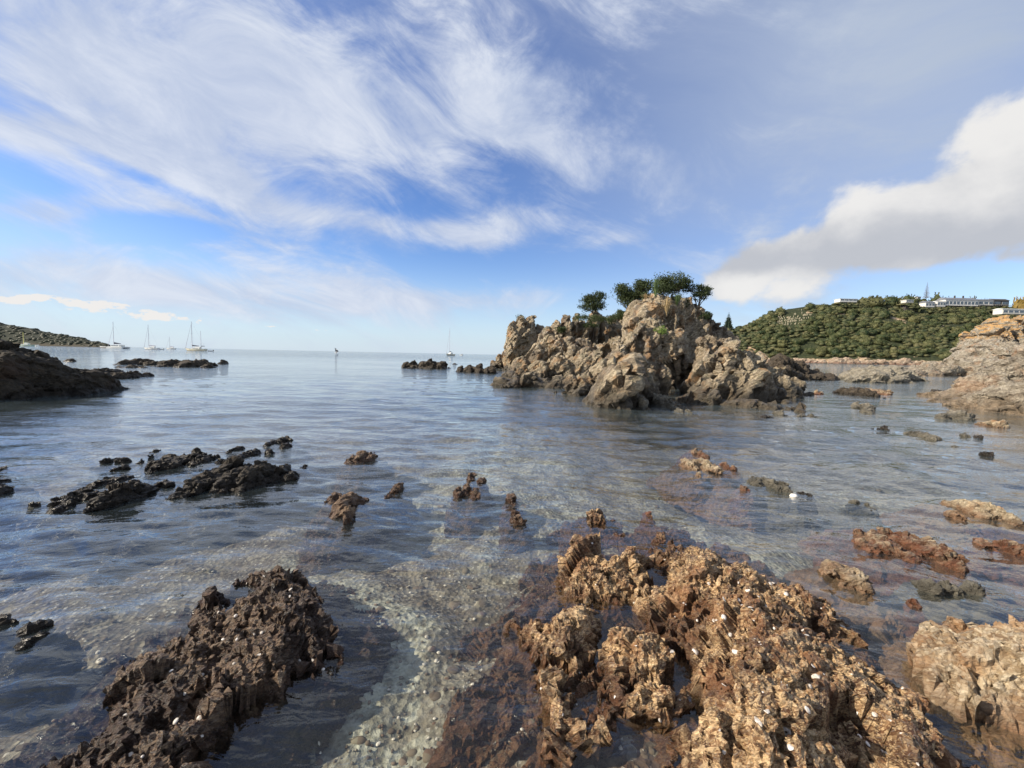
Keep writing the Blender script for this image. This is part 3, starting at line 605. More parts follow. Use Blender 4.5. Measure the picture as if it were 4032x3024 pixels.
mid = [
 ('long blocky dark rock, largest of the left rock cluster', 'dark', [(739, 860, 1868, 1976), (780, 930, 1842, 1968), (870, 1010, 1846, 1958), (960, 1070, 1830, 1945), (1030, 1130, 1840, 1925), (1100, 1185, 1862, 1900)]),
 ('dark ridge-shaped rock behind the largest of the left cluster', 'dark', [(583, 660, 1818, 1862), (610, 720, 1800, 1866), (690, 790, 1787, 1858), (760, 850, 1792, 1842)]),
 ('dark lumpy rock touching the back of the largest left rock', 'dark', [(850, 900, 1808, 1835), (895, 960, 1790, 1836), (950, 1012, 1774, 1812)]),
 ('small dark rock behind the lumpy one in the left cluster', 'dark', [(895, 930, 1767, 1787), (925, 963, 1759, 1783)]),
 ('crumbly dark rock, farthest right of the left cluster', 'dark', [(1044, 1095, 1734, 1764), (1085, 1146, 1721, 1752), (1100, 1146, 1748, 1770)]),
 ('small flat dark rock just before the farthest right of the left cluster', 'dark', [(1030, 1088, 1767, 1787)]),
 ('flat dark rock, upper left of the left cluster', 'dark', [(407, 460, 1802, 1834), (445, 515, 1800, 1828)]),
 ('small dark rock just in front of the upper left flat one', 'dark', [(427, 470, 1836, 1855), (460, 519, 1828, 1852)]),
 ('very small dark rock between the flat one and the ridge-shaped rock', 'dark', [(529, 583, 1812, 1832)]),
 ('small dark two-lobed rock at the far side of the left cluster', 'dark', [(573, 612, 1786, 1804), (595, 641, 1767, 1786)]),
 ('dark rock with a pale left face, behind the hump-backed one', 'dark', [(370, 450, 1885, 1945), (430, 510, 1877, 1930), (490, 560, 1886, 1918)]),
 ('low ragged dark rock left of the hump-backed one', 'dark', [(205, 290, 1982, 2034), (240, 350, 1940, 2010), (320, 412, 1936, 1980)]),
 ('hump-backed dark rock with a deep undercut, in front left', 'dark', [(373, 450, 1970, 2034), (420, 540, 1912, 2030), (500, 605, 1922, 1990)]),
 ('tiny dark rock near the left edge below the headland', 'dark', [(110, 170, 1975, 2004)]),
 ('dark rock cut by the left edge, level with the rock cluster', 'dark', [(-60, 30, 1885, 1940), (-60, 56, 1912, 1965)]),
 ('flat sliver of dark rock at the left edge, far side', 'dark', [(-40, 42, 1838, 1856)]),
 ('rounded brown rock alone in the centre left water', 'brown', [(1349, 1420, 1800, 1834), (1380, 1460, 1781, 1838), (1430, 1486, 1792, 1828)]),
 ('pointed brown rock narrowing towards the camera, left of centre', 'brown', [(1270, 1370, 1945, 2000), (1310, 1420, 1950, 2060), (1345, 1395, 1990, 2080), (1390, 1464, 1965, 2004)]),
 ('tiny dark rock right of the long blocky one', 'dark', [(1166, 1207, 1832, 1862)]),
 ('tiny dark rock before the ridge-shaped one', 'dark', [(617, 680, 1896, 1922)]),
 ('small split brown rock right of the pointed one', 'brown', [(1504, 1545, 1942, 1966), (1535, 1592, 1907, 1944)]),
 ('upper of two brown knobbly rocks at centre', 'brown', [(1827, 1880, 1870, 1908), (1865, 1921, 1880, 1913)]),
 ('lower of two brown knobbly rocks at centre', 'brown', [(1779, 1830, 1936, 1966), (1815, 1865, 1910, 1955), (1840, 1900, 1930, 1976)]),
 ('small brown rock pair nearest the right reef', 'brown', [(1994, 2062, 2008, 2036), (2000, 2084, 2034, 2066)]),
 ('tiny brown rock beyond the small pair', 'brown', [(1985, 2040, 1960, 2002)]),
 ('small round rusty stone in shallow water at the far side of the right reef', 'red', [(2532, 2580, 2016, 2048)]),
 ('dark flat rock at the lower left edge', 'dark', [(-60, 60, 2425, 2492), (20, 114, 2432, 2476)]),
 ('smooth dark slab rock by the lower left edge', 'dark', [(68, 193, 2450, 2528)]),
 ('dark slab rock, nearest of the three at the lower left edge', 'dark', [(110, 217, 2484, 2540), (54, 150, 2520, 2585)]),
 ('warm brown rock with a flat tail, right of centre in the shallows', 'tan', [(2670, 2770, 1812, 1860), (2730, 2832, 1818, 1880)]),
 ('reddish rock just behind the warm brown one', 'red', [(2715, 2770, 1771, 1800), (2750, 2800, 1786, 1806)]),
 ('reddish narrow rock at the right of the warm brown one', 'red', [(2832, 2880, 1822, 1848), (2870, 2912, 1834, 1854)]),
 ('little tan stone in front of the warm brown rock', 'tan', [(2722, 2774, 1861, 1882)]),
 ('greenish dark crusty rock in the right shallows', 'grey', [(2936, 3010, 1883, 1920), (2985, 3060, 1885, 1942), (3040, 3106, 1900, 1951)]),
 ('small rusty stone left of the greenish crusty rock', 'red', [(2898, 2954, 1910, 1936)]),
 ('dark pebbly rock trailing right from the greenish crusty one', 'dark', [(3137, 3180, 1934, 1958), (3165, 3208, 1944, 1966)]),
 ('low dark rock tapering right, beyond the pebbly one', 'grey', [(3324, 3400, 1974, 2002), (3380, 3445, 1982, 2016)]),
 ('peaked tan rock with rusty tip at the right', 'tan', [(3700, 3800, 2010, 2062), (3770, 3880, 1982, 2082), (3850, 3958, 1988, 2096)]),
 ('broad red and cream rock with a hollow, at the right', 'red', [(3360, 3460, 2128, 2190), (3400, 3560, 2122, 2238), (3520, 3680, 2118, 2260), (3620, 3738, 2136, 2266)]),
 ('brown and cream rock cut by the right edge behind the big boulder', 'red', [(3837, 3930, 2124, 2172), (3900, 4010, 2128, 2192), (3980, 4080, 2150, 2190)]),
 ('blocky flat-topped tan rock beside the right reef', 'tan', [(3215, 3380, 2222, 2320), (3240, 3415, 2240, 2362)]),
 ('half-sunken olive rock behind the big right boulder', 'grey', [(3601, 3680, 2286, 2345), (3660, 3800, 2300, 2352), (3760, 3890, 2296, 2350)]),
 ('small rusty rock at the left end of the big right boulder', 'red', [(3567, 3638, 2376, 2422)]),
 ('tiny reddish rock in the channel right of the sea stack', 'red', [(3199, 3248, 1538, 1553)]),
 ('dark angular rock, largest in the channel', 'dark', [(3303, 3370, 1530, 1560), (3345, 3414, 1528, 1564)]),
 ('reddish rock touching the right side of the dark angular one', 'red', [(3412, 3478, 1531, 1556)]),
 ('olive rock below the dark angular one', 'grey', [(3359, 3438, 1584, 1612)]),
 ('small olive rock just in front of another olive one', 'grey', [(3393, 3450, 1609, 1630)]),
 ('rounded olive rock before the right edge slope', 'grey', [(3677, 3740, 1630, 1652), (3710, 3812, 1619, 1659)]),
 ('flat golden brown rock near the right edge', 'tan', [(3830, 3920, 1660, 1680), (3880, 3972, 1656, 1688)]),
 ('flat dark rock in the middle of the right bay', 'dark', [(3421, 3465, 1686, 1692), (3440, 3506, 1679, 1696)]),
 ('pyramid-shaped grey rock in the right bay', 'grey', [(3594, 3660, 1700, 1734), (3640, 3690, 1716, 1736)]),
 ('low grey stone, left of a touching pair in the right bay', 'grey', [(3774, 3819, 1706, 1724)]),
 ('dark stone, right of a touching pair in the right bay', 'dark', [(3822, 3866, 1711, 1730)]),
 ('flat grey stone below the touching pair', 'grey', [(3733, 3789, 1754, 1770)]),
 ('tilted dark stone close to the right edge', 'dark', [(3854, 3907, 1779, 1802)]),
 ('small grey rock off the foot of the sea stack', 'grey', [(3040, 3090, 1616, 1636)]),
 ('flat dark rock nearest the foot of the sea stack', 'dark', [(2985, 3056, 1636, 1648)]),
 ('flat mottled rock right of the one off the stack foot', 'grey', [(3120, 3180, 1630, 1648), (3160, 3222, 1627, 1645)]),
 ('dark reddish ledge running out from the right edge slope', 'dark', [(3660, 3730, 1534, 1548), (3710, 3790, 1532, 1553)]),
]
M['white'] = plain('white_stone', (.70, .68, .62), .6)
for lb, mt, bl in mid:
    rock('sea_rock' if mt != 'white' else 'stone', lb, M[mt], bl, 'rock' if mt != 'white' else 'stone', rough=1.15 if mt != 'white' else .25)

# ------------------------------------------------------------------ foreground reefs: height sheets broken up by the same fracture layers
def reef(name, label, mat, bbox, step, hfun, layers, rot, stretch, cut=-.5, fine=(40, .012), cat='reef'):
    xs = np.arange(bbox[0], bbox[1], step); ys = np.arange(bbox[2], bbox[3], step)
    X, Y = np.meshgrid(xs, ys); Z = hfun(X, Y); nx, ny = len(xs), len(ys)
    I = np.arange(nx * ny).reshape(ny, nx)
    F = np.stack([I[:-1, :-1].ravel(), I[:-1, 1:].ravel(), I[1:, 1:].ravel(), I[1:, :-1].ravel()], 1)
    keep = (Z.ravel()[F].max(1) > cut); F = F[keep]
    used = np.unique(F); mp = np.full(nx * ny, -1); mp[used] = np.arange(len(used))
    V = np.stack([X.ravel(), Y.ravel(), Z.ravel()], 1)[used]
    me = mesh_np(name, V, mp[F], True)
    o = link(name, me, mat); tag(o, label, cat); o['_loc'] = (float(V[:, 0].mean()), float(V[:, 1].mean()), 0.0)
    SEED[0] += 1
    queue(o, None, disp_tree('d%d' % SEED[0], layers, rot, stretch, .5, SEED[0], fine)); return o
def lobes(X, Y, L, below=.8):
    """L: (poly, height, edge_width). union of plateaus that fall off below water outside"""
    Z = np.full(X.shape, -9.0)
    wx = .07 * fbm(X * 3.1, Y * 3.1, 3, 40); wy = .07 * fbm(X * 3.1, Y * 3.1, 3, 50)
    for poly, h_, wd in L:
        d = sdf_poly(X + wx, Y + wy, poly)
        z_ = np.where(d > 0, h_ * ss(d, -wd * .25, wd) ** .8 + .006, d * below)
        Z = np.maximum(Z, z_)
    Z += np.where(Z < 0, .12 * fbm(X * 2.4, Y * 2.4, 4, 33) * ss(-Z, 0, .12), 0)
    return Z
RL = [(gp([(1228, 1185, .1), (1290, 1165, .15), (1350, 1180, .15), (1385, 1200, .1), (1395, 1245), (1372, 1292), (1330, 1312), (1270, 1302), (1215, 1285), (1225, 1230)]), .14, .22),
      (gp([(1400, 1190, .1), (1470, 1180, .1), (1530, 1178, .12), (1552, 1205, .06), (1625, 1218, .1), (1705, 1258, .1), (1790, 1310), (1832, 1352), (1858, 1390), (1805, 1405), (1865, 1445), (1935, 1495), (1995, 1560), (2065, 1612), (2150, 1680), (2230, 1800), (2260, 1950), (1560, 1950), (1500, 1800), (1490, 1659), (1505, 1560), (1492, 1500), (1480, 1440), (1452, 1390), (1382, 1342), (1368, 1312), (1428, 1292), (1440, 1242), (1412, 1212)]), .17, .40),
      (gp([(1112, 1335, .05), (1150, 1318, .1), (1215, 1308, .1), (1290, 1335), (1292, 1402), (1270, 1444), (1220, 1446), (1150, 1425), (1120, 1385)]), .15, .16),
      (gp([(1300, 1365, .08), (1400, 1365, .08), (1440, 1385), (1452, 1440), (1420, 1492), (1350, 1502), (1320, 1474), (1290, 1424)]), .13, .15),
      (gp([(1150, 1455), (1210, 1470), (1238, 1560), (1252, 1659), (1270, 1800), (1190, 1800), (1190, 1560)]), .07, .10),
      (gp([(1330, 1520), (1420, 1500), (1440, 1560), (1400, 1600), (1350, 1580)]), .05, .10),
      (gp([(1380, 1640), (1480, 1600), (1500, 1700), (1480, 1800), (1370, 1800)]), .06, .10),
      (gp([(1265, 1112), (1300, 1110), (1310, 1130), (1280, 1132)]), .05, .06)]
crest = gp([(1470, 1215), (1560, 1270), (1600, 1330), (1640, 1400)], .2) + gp([(1600, 1480), (1680, 1570), (1760, 1680), (1800, 1900)], .25)
def h_right(X, Y):
    Z = lobes(X, Y, RL)
    c_ = np.exp(-(sdf_line(X, Y, crest) / .30) ** 2) * .11
    ms = sdf_poly(X, Y, shelf_r)
    Z = np.where(Z > 0, Z + c_ + .05 * fbm(X * 3, Y * 3, 3, 5), Z)
    shelf = -.035 - .13 * ss(-ms, -.5, .1) + .075 * fbm(X * 2.6, Y * 2.6, 4, 15)
    return np.maximum(Z, np.where(ms > 0, shelf, -9))
reefR = reef('rock_reef', 'large golden craggy reef strewn with shells, filling the lower right foreground', M['reef_r'], (-1.15, 3.7, .75, 4.9), .0098, h_right,
             [(.42, .085, .15), (.16, .050, .3), (.06, .022, .35), (.028, .009, .2)], (.6, .4, -.65), (.6, 2.2, 1.0))
LL = [(gp([(-20, 1720), (110, 1645), (190, 1608), (240, 1572), (228, 1512), (240, 1482, .03), (292, 1440, .05), (285, 1415, .05), (335, 1385, .06), (388, 1364, .06), (418, 1335, .06), (405, 1310, .05), (452, 1285, .05), (492, 1265, .05), (512, 1240, .07), (570, 1222, .09), (630, 1226, .09), (637, 1255), (690, 1270, .05), (716, 1298), (702, 1320), (748, 1364), (738, 1398), (690, 1424), (640, 1455), (560, 1506), (492, 1562), (470, 1605), (430, 1665), (380, 1800), (-100, 1950), (-200, 1800)]), .09, .25)]
crestL = gp([(600, 1250), (640, 1330), (690, 1370), (560, 1440), (470, 1520), (420, 1620), (300, 1800)], .12)
def h_left(X, Y):
    Z = lobes(X, Y, LL, .8)
    c_ = np.exp(-(sdf_line(X, Y, crestL) / .17) ** 2) * .055
    dip = np.exp(-(sdf_line(X, Y, gp([(530, 1275), (510, 1310)])) / .09) ** 2) * .13 + np.exp(-(sdf_line(X, Y, gp([(375, 1590), (420, 1560)])) / .07) ** 2) * .10
    return np.where(Z > 0, Z + c_ + .07 * fbm(X * 4, Y * 4, 4, 65) - dip, Z)
reefL = reef('rock_reef', 'long dark brown craggy reef running diagonally across the lower left foreground', M['reef_l'], (-3.6, -.7, .8, 4.3), .0095, h_left,
             [(.28, .055, .2), (.11, .032, .35), (.05, .019, .35), (.024, .008, .2)], (.9, .5, .7), (.8, 2.5, .9))
BL = [(gp([(1955, 1430), (1975, 1370, .1), (2010, 1330, .15), (2070, 1305, .2), (2150, 1290, .25), (2260, 1280, .3), (2500, 1290), (2700, 1500), (2500, 1700), (2300, 1640), (2210, 1590), (2080, 1545), (2010, 1500), (1968, 1460)]), .34, .50)]
reefB = reef('boulder', 'big rounded tan boulder streaked with white, cut off by the right edge', M['boulder'], (1.95, 5.4, .9, 4.6), .012,
             lambda X, Y: np.where(lobes(X, Y, BL) > 0, lobes(X, Y, BL) + .03 * fbm(X * 3, Y * 3, 3, 75), lobes(X, Y, BL) * .9),
             [(.5, .06, .2), (.2, .032, .3), (.08, .016, .25), (.04, .007, 0)], (.5, .3, -.5), (1, 2.4, 1.4), cut=-.3, cat='boulder')
bake()
DG = None
def bvh_of(o):
    me = o.data; n = len(me.vertices); v = np.empty(n * 3, np.float32); me.vertices.foreach_get('co', v); v = v.reshape(-1, 3)
    return BVHTree.FromPolygons([tuple(p) for p in v.tolist()], [tuple(p.vertices) for p in me.polygons])
for o in list(COL.objects):
    if o.get('_loc') is not None and o not in (reefR, reefL): pass
bR, bL, bS = bvh_of(reefR), bvh_of(reefL), bvh_of(stack)
for o in list(COL.objects): recentre(o)

# ------------------------------------------------------------------ foliage
def leaf_mat(name, c1, c2, c3, attr=None, sc=.6):
    m, g = new_mat(name)
    P = g.n('ShaderNodeNewGeometry').outputs['Position']
    r_ = g.n('ShaderNodeAttribute', attribute_name=attr).outputs['Fac'] if attr else g.n('ShaderNodeObjectInfo').outputs['Random']
    c_ = g.ramp(r_, [(0, c1), (.5, c2), (1, c3)])
    f = g.noise(P, 1 / sc, 3, .6)
    c_ = g.mix(g.mr(f, .35, .7), c_, g.mix(.5, c_, tuple(v * 1.7 for v in c3)))
    d = g.n('ShaderNodeBsdfPrincipled', {'Base Color': c_, 'Roughness': .6, 'Specular IOR Level': .25}).outputs[0]
    tl = g.n('ShaderNodeBsdfTranslucent', {'Color': c_}).outputs[0]
    g.n('ShaderNodeOutputMaterial', {'Surface': g.n('ShaderNodeMixShader', {0: .22, 1: d, 2: tl}).outputs[0]})
    return m
M['bush'] = leaf_mat('bush_leaves', (.016, .034, .013), (.036, .052, .019), (.10, .10, .042), None, 3.5)
M['bushs'] = leaf_mat('hill_scrub', (.016, .032, .014), (.036, .050, .020), (.115, .108, .05), 'rnd', 3.0)
M['fbush'] = leaf_mat('far_scrub', (.018, .024, .014), (.028, .034, .019), (.040, .046, .025), 'rnd', 6.0)
M['leaf'] = leaf_mat('shrub_leaves', (.028, .040, .016), (.042, .058, .022), (.055, .072, .026), None, .3)
M['leaf2'] = leaf_mat('bright_leaves', (.09, .14, .03), (.12, .17, .04), (.14, .20, .05), None, .3)
M['flax'] = leaf_mat('flax_leaves', (.08, .12, .05), (.10, .15, .06), (.14, .19, .08), None, .3)
M['dry'] = leaf_mat('dry_grass', (.30, .22, .11), (.36, .27, .14), (.42, .33, .19), None, .3)
M['bark'] = plain('bark', (.10, .08, .06), .9)
M['pine'] = leaf_mat('pine_needles', (.018, .030, .018), (.024, .038, .022), (.030, .045, .026), None, 2.0)
M['pine2'] = plain('bare_pine_branches', (.17, .15, .14), .9)
M['plume'] = plain('plume', (.46, .41, .29), .9)

def ico(sub):
    bm = bmesh.new(); bmesh.ops.create_icosphere(bm, subdivisions=sub, radius=1)
    V = np.array([v.co[:] for v in bm.verts]); F = np.array([[v.index for v in f.verts] for f in bm.faces]); bm.free(); return V, F
def crown_np(seed, sub=3, leaves=260, flat=.72):
    """lumpy crown of unit radius standing on z=0: lobes with ragged leaf clumps over them"""
    r_ = np.random.default_rng(seed); V, F = ico(sub); L = r_.normal(size=(11, 3)); L[:, 2] = abs(L[:, 2]) * .8; L /= np.linalg.norm(L, axis=1)[:, None]
    dt = V @ L.T; bump = np.max(np.exp((dt - 1) * 9) * r_.uniform(.6, 1.1, 11), axis=1)
    rad = .66 + .38 * bump + .10 * r_.uniform(-1, 1, len(V)); W_ = V * rad[:, None]
    W_[:, 2] = np.where(W_[:, 2] < -.25, -.25 + (W_[:, 2] + .25) * .2, W_[:, 2]); W_[:, 2] = (W_[:, 2] + .3) * flat
    idx = r_.integers(0, len(V), leaves); c_ = W_[idx] * r_.uniform(.98, 1.16, leaves)[:, None]
    a = r_.normal(size=(leaves, 3)); a /= np.linalg.norm(a, axis=1)[:, None]; b = r_.normal(size=(leaves, 3)); b -= a * (a * b).sum(1)[:, None]; b /= np.linalg.norm(b, axis=1)[:, None]
    s_ = r_.uniform(.05, .12, leaves)[:, None]
    T = np.stack([c_ - a * s_, c_ + a * s_, c_ + b * s_ * 1.6], 1).reshape(-1, 3)
    F2 = np.arange(leaves * 3).reshape(-1, 3) + len(V)
    return np.vstack([W_, T]), np.vstack([F, F2])
CR = [crown_np(100 + i) for i in range(7)]; CRL = [crown_np(200 + i, 2, 30) for i in range(6)]

# ------------------------------------------------------------------ green hill across the bay (right) and wooded headland (left)
def hill(name, sky_pts, Ys, Yr, mat, n=150, mrows=60, p=1.5, yshore=None, amp=1.5):
    pxs = np.linspace(sky_pts[0][0], sky_pts[-1][0], n); sk = np.interp(pxs, [q[0] for q in sky_pts], [q[1] for q in sky_pts])
    t = np.linspace(-.08, 1.7, mrows)
    A = np.array([at_y(p_, 1420, Ys(p_)) for p_ in pxs]); Bq = np.array([at_y(p_, s_, Yr(p_)) for p_, s_ in zip(pxs, sk)])
    X = A[:, 0][None] + (Bq - A)[:, 0][None] * t[:, None]; Y = A[:, 1][None] + (Bq - A)[:, 1][None] * t[:, None]
    f = np.where(t < 1, 1 - (1 - np.clip(t, 0, 1)) ** p, 1 - .25 * (t - 1) ** 2); f = np.where(t < 0, t * .8, f)
    Z = Bq[:, 2][None] * f[:, None] + amp * 2 * fbm(X / 30, Y / 30, 4, 77) * np.clip(t, 0, .9)[:, None] * (t < .95)[:, None] + amp * .5 * fbm(X / 6, Y / 6, 3, 78)
    I = np.arange(n * mrows).reshape(mrows, n); F = np.stack([I[:-1, :-1].ravel(), I[:-1, 1:].ravel(), I[1:, 1:].ravel(), I[1:, :-1].ravel()], 1)
    o = link(name, mesh_np(name, np.stack([X.ravel(), Y.ravel(), Z.ravel()], 1), F, True), mat); o['kind'] = 'structure'
    def at(px, tt):
        i = np.interp(px, pxs, np.arange(n)); j = np.interp(tt, t, np.arange(mrows)); i0 = int(min(i, n - 2)); j0 = int(min(j, mrows - 2)); u, v = i - i0, j - j0
        g_ = lambda Q: (Q[j0, i0] * (1 - u) + Q[j0, i0 + 1] * u) * (1 - v) + (Q[j0 + 1, i0] * (1 - u) + Q[j0 + 1, i0 + 1] * u) * v
        return np.array([g_(X), g_(Y), g_(Z)])
    return o, at
m, g = new_mat('hill_ground')
P = g.n('ShaderNodeNewGeometry').outputs['Position']; Pz = g.sep(P)[2]; hx = g.sep(P)[0]
n1 = g.noise(P, .06, 5, .65); n2 = g.noise(P, .5, 4, .6)
veg = g.mix(g.mr(n2, .35, .65), (.018, .026, .012), (.040, .046, .020))
rk = g.mix(g.mr(n2, .35, .65), (.26, .18, .11), (.44, .34, .24))
bare = g.m('MAXIMUM', g.mr(g.m('ADD', Pz, g.m('MULTIPLY', n2, -4)), 2.6, 1.0), g.mr(n1, .56, .62))
base = g.mix(bare, veg, rk); base = g.mix(g.mr(Pz, .9, .3), base, (.09, .06, .045))
finish(g, base, .95, n2, .6, .8); M['hillg'] = m
q = ground(3125, 1954); Vw, Fw = ico(3); Vw = Vw * (1 + .06 * np.sin(Vw @ np.array([3., 1., 2.]) * 2))[:, None] * [.045, .04, .028]
wo = link('stone', mesh_np('stone', Vw, Fw, True), M['white'], None, (q[0], q[1], .004)); tag(wo, 'smooth white stone at the waterline beside the pebbly rock', 'stone')
m, g = new_mat('far_ground')
P = g.n('ShaderNodeNewGeometry').outputs['Position']; Pz = g.sep(P)[2]; n2 = g.noise(P, .2, 4, .6)
finish(g, g.mix(g.mr(g.m('ADD', Pz, g.m('MULTIPLY', n2, -6)), 3, 0), (.022, .027, .016), (.055, .048, .032)), .95); M['farg'] = m
SKY_R = [(2780, 1400), (2815, 1335), (2850, 1308), (2900, 1292), (2970, 1268), (3040, 1232), (3100, 1218), (3170, 1207), (3260, 1202), (3400, 1207), (3500, 1211), (3620, 1216), (3740, 1220), (3850, 1228), (3960, 1240), (4100, 1250), (4500, 1240), (5200, 1260)]
hill_o, hat = hill('hillside', SKY_R, lambda p: np.interp(p, [2780, 3000, 3400, 3900, 5200], [452, 420, 372, 345, 320]), lambda p: np.interp(p, [2780, 2850, 3000, 5200], [460, 462, 468, 440]), M['hillg'])
SKY_L = [(-900, 1180), (-300, 1225), (-40, 1262), (40, 1280), (120, 1292), (200, 1312), (270, 1322), (335, 1332), (352, 1346), (385, 1345), (405, 1352), (428, 1362)]
far_o, fat = hill('far_headland', SKY_L, lambda p: 640, lambda p: np.interp(p, [-900, 300, 428], [760, 700, 650]), M['farg'], 90, 26)
places = []
for _ in range(3500):
    px = rng.uniform(2790, 4500); t_ = rng.uniform(.05, 1.0) ** .9
    q = hat(px, t_)
    bare_ = vnoise(q[0] * .05 + 3, q[1] * .05 + q[2] * .04) 
    if bare_ > (.62 if px < 3220 else .82) or q[2] < 2.5: continue
    r_ = rng.uniform(1.6, 3.6) + 2.6 * rng.random() ** 3 * (1.25 if rng.random() < .15 else 1) * (.55 if px < 2960 else 1)
    if 3290 < px < 4050 and t_ > .86: r_ = min(r_, 3.0)
    if t_ > .95: r_ = min(r_, 2.6); q[2] -= .5
    places.append((r_ / q[1] * (1 if px < 3950 else .2), px, q, r_))
for _ in range(26):
    px = rng.uniform(2950, 3750); q = hat(px, rng.uniform(.08, .6)); r_ = rng.uniform(4.5, 7); places.append((r_ / q[1], px, q, r_))
places.sort(key=lambda a: -a[0])
crown_me = []
for i, (V, F) in enumerate(CR):
    me = mesh_np('scrub_tree', V, F); me.materials.append(M['bush']); crown_me.append(me)
n_ind = 290
for k, (_, px, q, r_) in enumerate(places[:n_ind]):
    o = bpy.data.objects.new('scrub_tree', crown_me[k % 7]); COL.objects.link(o)
    o.location = (q[0], q[1], q[2] - .35 * r_ * .5); o.rotation_euler = (0, 0, rng.uniform(0, 6.28)); o.scale = (r_ * rng.uniform(.8, 1.2), r_, r_ * rng.uniform(.75, 1.6))
    ps = (q[2] / 62.0)
    where = ('low by the shore' if ps < .33 else 'halfway up' if ps < .66 else 'high under the ridge') + (' at the left shoulder' if px < 3150 else ' in the left half' if px < 3400 else ' in the middle' if px < 3650 else ' toward the right rock')
    tag(o, 'dark green bush tree in the hillside scrub, ' + where, 'tree', 'scrub trees on the green hillside, ' + where)
def scatter_crowns(name, items, mat):
    Vs, Fs, Rs, b = [], [], [], 0
    for (q, r_) in items:
        V, F = CRL[rng.integers(0, 6)]; a = rng.uniform(0, 6.28); c_, s_ = math.cos(a), math.sin(a)
        W_ = np.stack([V[:, 0] * c_ - V[:, 1] * s_, V[:, 0] * s_ + V[:, 1] * c_, V[:, 2] * rng.uniform(.85, 1.2)], 1) * r_ + q - np.array([0, 0, .15 * r_])
        Vs.append(W_); Fs.append(F + b); b += len(V); Rs.append(np.full(len(V), rng.random()))
    me = mesh_np(name, np.vstack(Vs), np.vstack(Fs)); at = me.attributes.new('rnd', 'FLOAT', 'POINT'); at.data.foreach_set('value', np.concatenate(Rs).astype(np.float32))
    o = link(name, me, mat); o['kind'] = 'stuff'; return o
tag(scatter_crowns('hill_scrub', [(p[2], p[3]) for p in places[n_ind:]], M['bushs']), 'dense dark green scrub covering the hillside across the bay', 'scrub')
tag(scatter_crowns('headland_scrub', [(fat(rng.uniform(-500, 425), rng.uniform(.12, 1.05)) - np.array([0, 0, 2.]), rng.uniform(2.6, 5.5)) for _ in range(620)], M['fbush']), 'dark woods covering the distant headland on the left', 'woods')
# larger single trees on the ridge
def ridge_tree(px, py_top, w_px, t_, label, mat='bush', k=0):
    q = hat(px, t_); wm = w_px / FPX * q[1]; top = at_y(px, py_top, q[1])[2]; e = empty('ridge_tree', tuple(q), label, 'tree')
    h_ = max(top - q[2], 2); MB().tube([(0, 0, -.5), (.1, 0, h_ * .5)], [.35, .2]).build('trunk', M['bark'], e)
    V, F = CR[k % 7]; V = V.copy() * [wm * .55, wm * .5, 1]; zmax = V[:, 2].max(); V[:, 2] = -.1 * h_ + V[:, 2] / zmax * h_ * 1.1
    link('crown', mesh_np('crown', V, F), M[mat], e); return e
M['rustleaf'] = leaf_mat('autumn_leaves', (.12, .09, .025), (.17, .12, .03), (.22, .15, .04), None, 2)
M['olive'] = leaf_mat('olive_leaves', (.055, .060, .028), (.07, .075, .03), (.09, .09, .04), None, 2)
for i, a in enumerate([(3425, 1160, 88, .92, 'wide domed olive green tree on the ridge right of the white house', 'olive'),
          (3505, 1160, 46, .95, 'rounded dark tree next right of the wide domed one on the ridge', 'bush'),
          (3540, 1164, 44, .93, 'mid green tree between two darker ones on the ridge', 'olive'),
          (3577, 1154, 54, .96, 'tall dark tree just left of the small white ridge cottage top', 'bush'),
          (3690, 1147, 58, 1.0, 'big dark domed tree standing behind the long white house', 'bush'),
          (3722, 1163, 60, 1.0, 'brownish tree beside the big domed one behind the long house', 'olive'),
          (3832, 1161, 42, 1.05, 'dark flat-topped tree showing over the roof of the long house', 'bush'),
          (3873, 1170, 26, 1.05, 'small dark tree behind the right half of the long house', 'bush'),
          (4012, 1164, 52, .98, 'yellowish orange tree near the right end of the ridge', 'rustleaf'),
          (3370, 1177, 26, .93, 'small dark tree before the right end of the white ridge house', 'bush'),
          (3292, 1182, 18, .95, 'spiky small tree at the left end of the white ridge house', 'bush'),
          (3190, 1190, 34, .97, 'low dark tree on the skyline left of the white ridge house', 'bush'),
          (3925, 1215, 46, .80, 'dark green tree beneath the dark wing of the long house', 'bush'),
          (3640, 1182, 60, .93, 'bushy tree under the tall thin conifer on the ridge', 'olive')]):
    ridge_tree(*a, k=i)
def conifer(px, py_base, py_top, w_px, Y, label, tiers, mat, droop):
    b_ = at_y(px, py_base, Y); h_ = at_y(px, py_top, Y)[2] - b_[2]; wm = w_px / FPX * Y / 2; e = empty('conifer', tuple(b_), label, 'tree')
    MB().tube([(0, 0, -2), (0, 0, h_ * .5), (0, 0, h_)], [.38, .22, .04]).build('trunk', M['bark'], e)
    bb = MB(); r_ = random.Random(int(px))
    for k in range(tiers):
        f = (k + .6) / tiers; zz = h_ * (.08 + .9 * f); R_ = wm * (1 - f) ** .8 * r_.uniform(.85, 1.1) + .15
        for j in range(7):
            a = j / 7 * 6.283 + k * .9 + r_.uniform(-.2, .2); c_, s_ = math.cos(a), math.sin(a); wd = R_ * droop
            bb.tube([(0, 0, zz), (c_ * R_ * .55, s_ * R_ * .55, zz - .06 * R_), (c_ * R_, s_ * R_, zz + .12 * R_)], [.22 * wd + .06, .26 * wd + .06, .04], 5)
    bb.build('branches', mat, e)
conifer(2866, 1306, 1228, 42, 462, 'dark symmetrical conifer standing alone on the skyline at the hill\'s left end', 13, M['pine'], .95)
conifer(3646, 1180, 1110, 23, 470, 'tall thin grey conifer with gaps between its tiers, on the ridge', 13, M['pine2'], .28)
